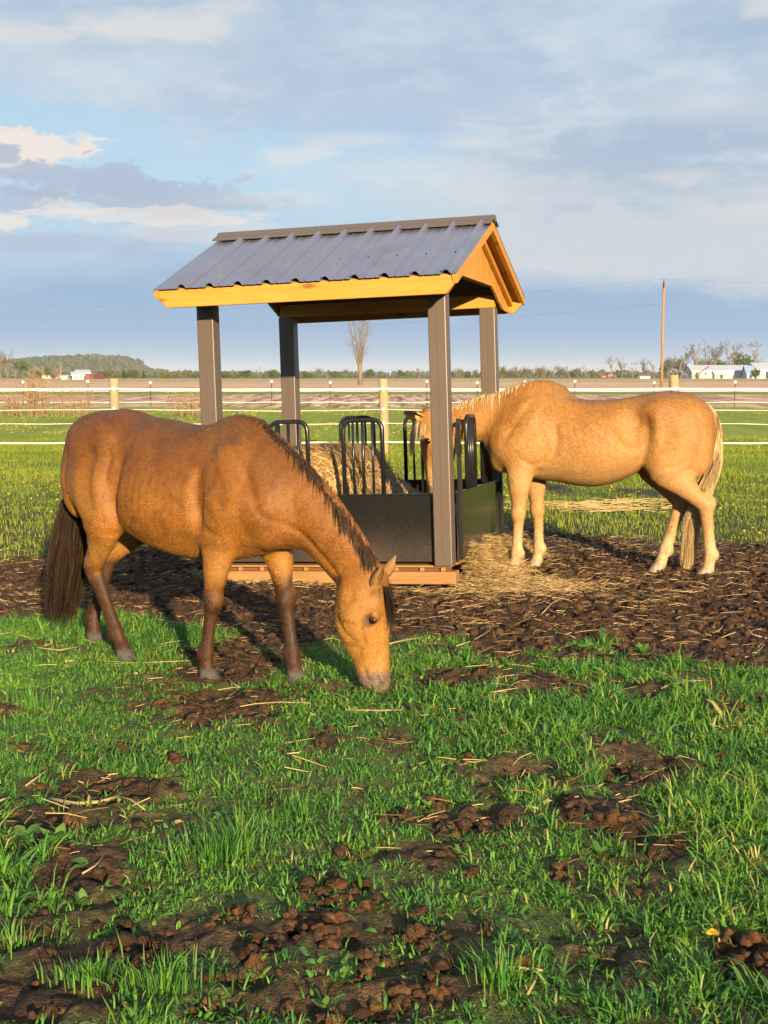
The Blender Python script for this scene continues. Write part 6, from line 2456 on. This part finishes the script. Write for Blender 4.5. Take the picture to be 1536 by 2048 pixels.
def make_dung():
    rs = np.random.RandomState(77)
    protos = [lump_mesh(100 + i, (1, 3, 5, 7, 2, 4, 6, 9)[i]) for i in range(8)]
    named = {(1045, 1930): 'x'}
    spots = []
    zones = [(600, 1870, 170, 40, 22), (700, 1830, 100, 40, 14), (520, 1945, 70, 25, 6), (720, 2025, 180, 30, 17), (640, 1790, 90, 25, 8), (860, 1890, 90, 30, 9), (880, 1965, 100, 30, 9), (960, 1640, 110, 25, 13), (840, 1715, 110, 30, 12),
             (1240, 1655, 90, 35, 13), (1280, 1530, 70, 25, 9), (250, 1860, 130, 30, 8), (270, 1905, 90, 20, 6), (430, 2035, 50, 15, 3), (1490, 1950, 45, 30, 6), (1330, 1840, 40, 18, 3), (150, 1560, 40, 14, 3), (430, 1410, 70, 14, 6),
             (1450, 1430, 60, 16, 6), (1130, 1390, 80, 14, 8), (860, 1490, 120, 40, 4), (340, 1520, 60, 30, 3), (1180, 1770, 60, 25, 3), (320, 1640, 30, 8, 2), (800, 1270, 60, 20, 5), (1350, 1250, 150, 40, 8)]
    for (cx, cy, rx, ry, n) in zones:
        for i in range(int(n * .62 + .5)):
            spots.append((cx + rs.randn() * rx * .8, cy + rs.randn() * ry * .8))
    for i, (px, py) in enumerate(spots):
        p = gpt(px, min(py, 2060))
        if any((p.x - q.x) ** 2 + (p.y - q.y) ** 2 < .02 ** 2 for q in []):
            continue
        far = py < 1480
        o = link('dung_clump', protos[rs.randint(8) if not far else rs.randint(3)], None, None, False)
        o.location = (p.x, p.y, gz(p.x, p.y) - .004)
        o.rotation_euler = (0, 0, rs.rand() * 6.28)
        s = .75 + .6 * rs.rand()
        o.scale = (s, s, s * (.8 + .4 * rs.rand()))
        if py > 1600:
            tag(o, 'brown crumbly horse dung clump lying in the nearest foreground grass', 'dung', 'dung clumps in the foreground')
        else:
            tag(o, 'small brown dung lump on the turf or earth in front of the feeder', 'dung', 'dung lumps farther back')


make_dung()

m_weed = mat_blades('weed_leaves', [(0, (.04, .10, .022)), (.5, (.085, .185, .03)), (1, (.15, .25, .05))], .3, .5)


def leaf_plant(name, px, py, n, L, W, rise, label, seed, cat='weed', curly=.4):
    """rosette of broad leaves, each a folded four-part blade"""
    rs = np.random.RandomState(seed)
    p = gpt(px, py)
    root = empty(name, (p.x, p.y, gz(p.x, p.y)))
    tag(root, label, cat)
    for i in range(n):
        a = 2 * math.pi * i / n + rs.randn() * .35
        l_, w_ = L * (.65 + .6 * rs.rand()), W * (.7 + .5 * rs.rand())
        el = rise * (.5 + .9 * rs.rand())
        V, q = [], Vector((0, 0, 0))
        d = Vector((math.cos(a), math.sin(a), math.tan(el))).normalized()
        sd = Vector((-math.sin(a), math.cos(a), 0))
        prof = (.12, .55, 1.0, .95, .55, .04)
        for j, w in enumerate(prof):
            t = j / (len(prof) - 1)
            c = d * l_ * t + Vector((0, 0, -curly * l_ * t * t * .6))
            wig = .12 * w_ * math.sin(j * 2.2 + i)
            V += [c + sd * w * w_ / 2 + Vector((0, 0, w * w_ * .18 + wig * .4)), c, c - sd * w * w_ / 2 + Vector((0, 0, w * w_ * .18 - wig * .4))]
        F = []
        for j in range(len(prof) - 1):
            b = j * 3
            F += [(b, b + 1, b + 4, b + 3), (b + 1, b + 2, b + 5, b + 4)]
        me = np_mesh('leaf', np.array([tuple(v) for v in V]), np.array(F))
        fattr(me, 'tone', np.full(len(V), np.clip(.5 + .3 * rs.randn(), 0, 1)))
        link('leaf', me, m_weed, root, True)
    return root


for i, (px, py, n, L, W, rise, lab) in enumerate((
        (115, 1700, 13, .10, .036, .8, 'broad-leaved weed in bare earth at the left, below the pale stalk'),
        (45, 1690, 9, .10, .035, .5, 'bluish leafy weed at the left edge beside a larger one'),
        (180, 1735, 7, .08, .045, .5, 'round-leaved weed just right of the broad-leaved weed at left'),
        (165, 1810, 14, .06, .035, .9, 'bright clover-like plant on the left above the dark soil'),
        (25, 1800, 9, .09, .035, .5, 'grey-green weed at the left edge on dark soil'),
        (1285, 1318, 26, .10, .028, .9, 'bushy bright green weed alone in the trodden earth'),
        (1150, 1295, 9, .07, .03, .6, 'small leafy weed in the earth left of the bushy weed'),
        (1175, 1320, 9, .06, .028, .6, 'low weed between two others in the trodden earth'),
        (1475, 1260, 8, .07, .025, .7, 'tiny weed in the earth near the right edge'),
        (650, 2035, 6, .075, .026, 1.0, 'upright spoon-leaved seedling at the bottom middle'),
        (685, 1980, 5, .05, .025, .9, 'small light green seedling above the bottom middle dung'),
        (205, 1415, 9, .09, .03, .8, 'pale green broadleaf standing in turf at left'),
        (440, 1515, 6, .07, .028, 1.0, 'single upright pale green leaf plant on a bare patch'),
        (925, 1715, 7, .07, .03, .8, 'spoon-leaved weed on the bare patch in the middle foreground'),
        (860, 1620, 7, .06, .025, .8, 'small weed in the turf above the middle dung patch'),
        (1420, 1400, 12, .08, .03, .6, 'clover-like leafy clump at the right by the edge of the earth'),
        (1360, 1385, 10, .08, .03, .6, 'leafy clump left of the clover-like clump at right'),
        (1200, 1720, 8, .07, .026, .7, 'leafy weed right of the big bare patch'),
        (1390, 1830, 8, .07, .03, .6, 'rounded leafy weed in the right foreground grass'))):
    leaf_plant('broadleaf_weed', px, py, n, L, W, rise, lab, 300 + i)


def make_tufts():
    """separate tall grass tussocks that stand out of the turf"""
    rs = np.random.RandomState(91)
    for i, (px, py, n, h, lab) in enumerate(((480, 1700, 150, .17, 'tall arching grass tussock in the left middle foreground'), (420, 1720, 110, .14, 'shorter tussock left of the tall arching one'), (60, 1420, 150, .13, 'dense dark grass tussock at the left edge below the tail'),
                                             (600, 1640, 80, .13, 'thin tall grass tuft right of the tall arching tussock'), (860, 1335, 90, .09, 'dark grass tuft in the earth right of the buckskin muzzle'), (1180, 1345, 60, .09, 'green tuft at the edge of the trodden earth'),
                                             (330, 1995, 120, .12, 'grass tussock at the bottom left beside dark soil'), (180, 1975, 170, .08, 'bright lit grass patch on the dark soil at bottom left'), (20, 1890, 90, .09, 'grass clump at the left edge above the dark soil'),
                                             (1000, 2000, 90, .12, 'loose grass tuft at the bottom right of centre'), (700, 1150, 70, .10, 'green tuft against the front skid of the feeder'), (390, 1160, 60, .10, 'green tuft in shade between the buckskin legs'))):
        p = gpt(px, py)
        r, a = np.abs(rs.randn(n)) * .05, rs.rand(n) * 6.283
        x, y = p.x + r * np.cos(a) * 1.6, p.y + r * np.sin(a)
        o = blades('grass_tuft', x, y, ground_z(x, y), h * (.5 + .6 * rs.rand(n)), .0045 * (.7 + .6 * rs.rand(n)), .5 + .18 * rs.randn(n), rs, .8, m_grass, lab, 'grass tuft', az=a + rs.randn(n) * .6)
        o['kind'] = 'stuff'


make_tufts()

m_stalk = mat_wood('dry_stalk', (.22, .145, .07), (.42, .31, .17), 'X', False, .7)


def stalk(name, pix, r, label, cat='stalk', z=.02, side=0):
    pts = []
    for (px, py) in pix:
        p = gpt(px, py)
        pts.append(Vector((p.x, p.y, gz(p.x, p.y) + z)))
    mb = MB()
    n = len(pts)
    mb.tube(pts, [r * .72 * (1 - .3 * i / n) for i in range(n)], 6)
    root = mb.build(name, m_stalk, None, 0, True)
    tag(root, label, cat)
    return root


stalk('maize_stalk', [(100, 1603), (150, 1612), (200, 1613), (238, 1601)], .011, 'thick pale curved maize stalk lying on bare earth at left')
stalk('maize_stalk', [(236, 1600), (262, 1608), (290, 1620)], .0045, 'thin twig tip bent off the thick pale maize stalk')
stalk('maize_stalk', [(52, 1575), (85, 1548), (104, 1533)], .006, 'bent pale stalk standing at the left edge above the thick one')
stalk('maize_stalk', [(0, 1600), (24, 1592)], .009, 'short pale stalk end at the very left edge')
stalk('maize_stalk', [(480, 1422), (510, 1417), (560, 1417), (620, 1422)], .0045, 'long pale straw lying below the buckskin front hooves')
stalk('maize_stalk', [(435, 1350), (465, 1378), (480, 1392)], .0045, 'thin straw slanting from the near front hoof')
stalk('maize_stalk', [(690, 1432), (760, 1433), (805, 1435)], .006, 'pale straight stick lying right of the muzzle')
stalk('maize_stalk', [(818, 1422), (832, 1440), (842, 1448), (858, 1446)], .007, 'crooked white twig lying in turf below the muzzle')
stalk('maize_stalk', [(820, 1398), (920, 1400), (985, 1412), (1050, 1402)], .0025, 'long thin arching straw across the turf right of the muzzle')
stalk('maize_stalk', [(1290, 1398), (1340, 1392), (1385, 1382)], .0055, 'pale stalk lying at the right edge of the earth')
stalk('maize_stalk', [(876, 1232), (925, 1222), (978, 1214)], .006, 'pale stalk on dark earth in front of the feeder corner')
stalk('maize_stalk', [(878, 1242), (910, 1262), (938, 1276)], .0055, 'slanting pale stalk on the dark earth left of the forked one')
stalk('maize_stalk', [(912, 1302), (945, 1288), (980, 1280)], .0055, 'bent pale stalk in the middle of the dark earth')
stalk('maize_stalk', [(770, 1298), (810, 1292), (845, 1286)], .006, 'straight pale stalk beside the buckskin muzzle')
stalk('maize_stalk', [(1082, 1232), (1105, 1215), (1128, 1206)], .0055, 'pale stalk slanting on the earth below the palomino')
stalk('maize_stalk', [(1335, 1190), (1390, 1192), (1416, 1184)], .006, 'long pale stalk below the palomino hind hooves')
stalk('maize_stalk', [(1425, 1277), (1438, 1270), (1446, 1265)], .007, 'short pale stalk near the right edge of the earth')
stalk('maize_stalk', [(1490, 1275), (1505, 1286), (1536, 1290)], .009, 'thick pale stalk at the right edge on the earth')
stalk('maize_stalk', [(1010, 1975), (1050, 1978), (1085, 1980)], .006, 'broken straw across the bottom right grass')
stalk('maize_stalk', [(1055, 2030), (1068, 2005), (1076, 1985)], .005, 'upright broken straw at the bottom right of centre')
stalk('maize_stalk', [(165, 1765), (190, 1750), (205, 1735)], .005, 'pale forked straw beside the round-leaved weed')
stalk('maize_stalk', [(1430, 1855), (1436, 1890), (1438, 1912)], .006, 'dry brown stem standing in the right foreground grass')
stalk('maize_stalk', [(640, 1768), (662, 1776)], .007, 'stubby pale stalk piece above the middle dung')
stalk('maize_stalk', [(75, 1310), (120, 1312), (160, 1305)], .006, 'pale stalk lying in turf below the tail')
stalk('maize_stalk', [(130, 1333), (150, 1330)], .010, 'short thick husk lying in turf behind the hind hooves')
stalk('maize_stalk', [(215, 1338), (300, 1340), (385, 1336)], .0045, 'long straw lying between hind and front hooves')


def make_dandelion():
    p = gpt(1424, 1935)
    root = empty('dandelion', (p.x, p.y, gz(p.x, p.y)))
    tag(root, 'single yellow dandelion in the right foreground grass', 'flower')
    MB().tube([(0, 0, 0), (.005, 0, .04), (0, 0, .075)], .0025, 6).build('stem', m_weed, root)
    m, k = newmat('dandelion_petals')
    setp(k, color=(.72, .46, .02), rough=.7)
    for ring, (nn, rr, zz) in enumerate(((16, .022, .078), (12, .016, .084), (8, .009, .088))):
        for i in range(nn):
            a = 6.283 * i / nn + ring
            c, s = math.cos(a), math.sin(a)
            MB().add([(0, 0, zz - .006), (c * rr * .6 - s * .003, s * rr * .6 + c * .003, zz), (c * rr, s * rr, zz + .003), (c * rr * .6 + s * .003, s * rr * .6 - c * .003, zz)], [(0, 1, 2, 3)]) if False else None
            mb = MB()
            mb.add([(0, 0, zz - .006), (c * rr * .6 - s * .003, s * rr * .6 + c * .003, zz), (c * rr, s * rr, zz + .003), (c * rr * .6 + s * .003, s * rr * .6 - c * .003, zz)], [(0, 1, 2, 3)])
            mb.build('petal', m, root)


make_dandelion()
# ================================================================== HAZE
def make_haze():
    mb = MB().box((0, 2950, 29.5), (10600, 12500, 61))
    m = bpy.data.materials.new('haze')
    m.use_nodes = True
    t = m.node_tree
    t.nodes.clear()
    out = t.nodes.new('ShaderNodeOutputMaterial')
    v = t.nodes.new('ShaderNodeVolumePrincipled')
    v.inputs['Color'].default_value = (.80, .88, 1.0, 1)
    v.inputs['Density'].default_value = 0.0001
    v.inputs['Anisotropy'].default_value = 0.0
    t.links.new(v.outputs[0], out.inputs['Volume'])
    o = mb.build('haze', m)
    tag(o, kind='stuff')


make_haze()
scene.cycles.volume_bounces = 0
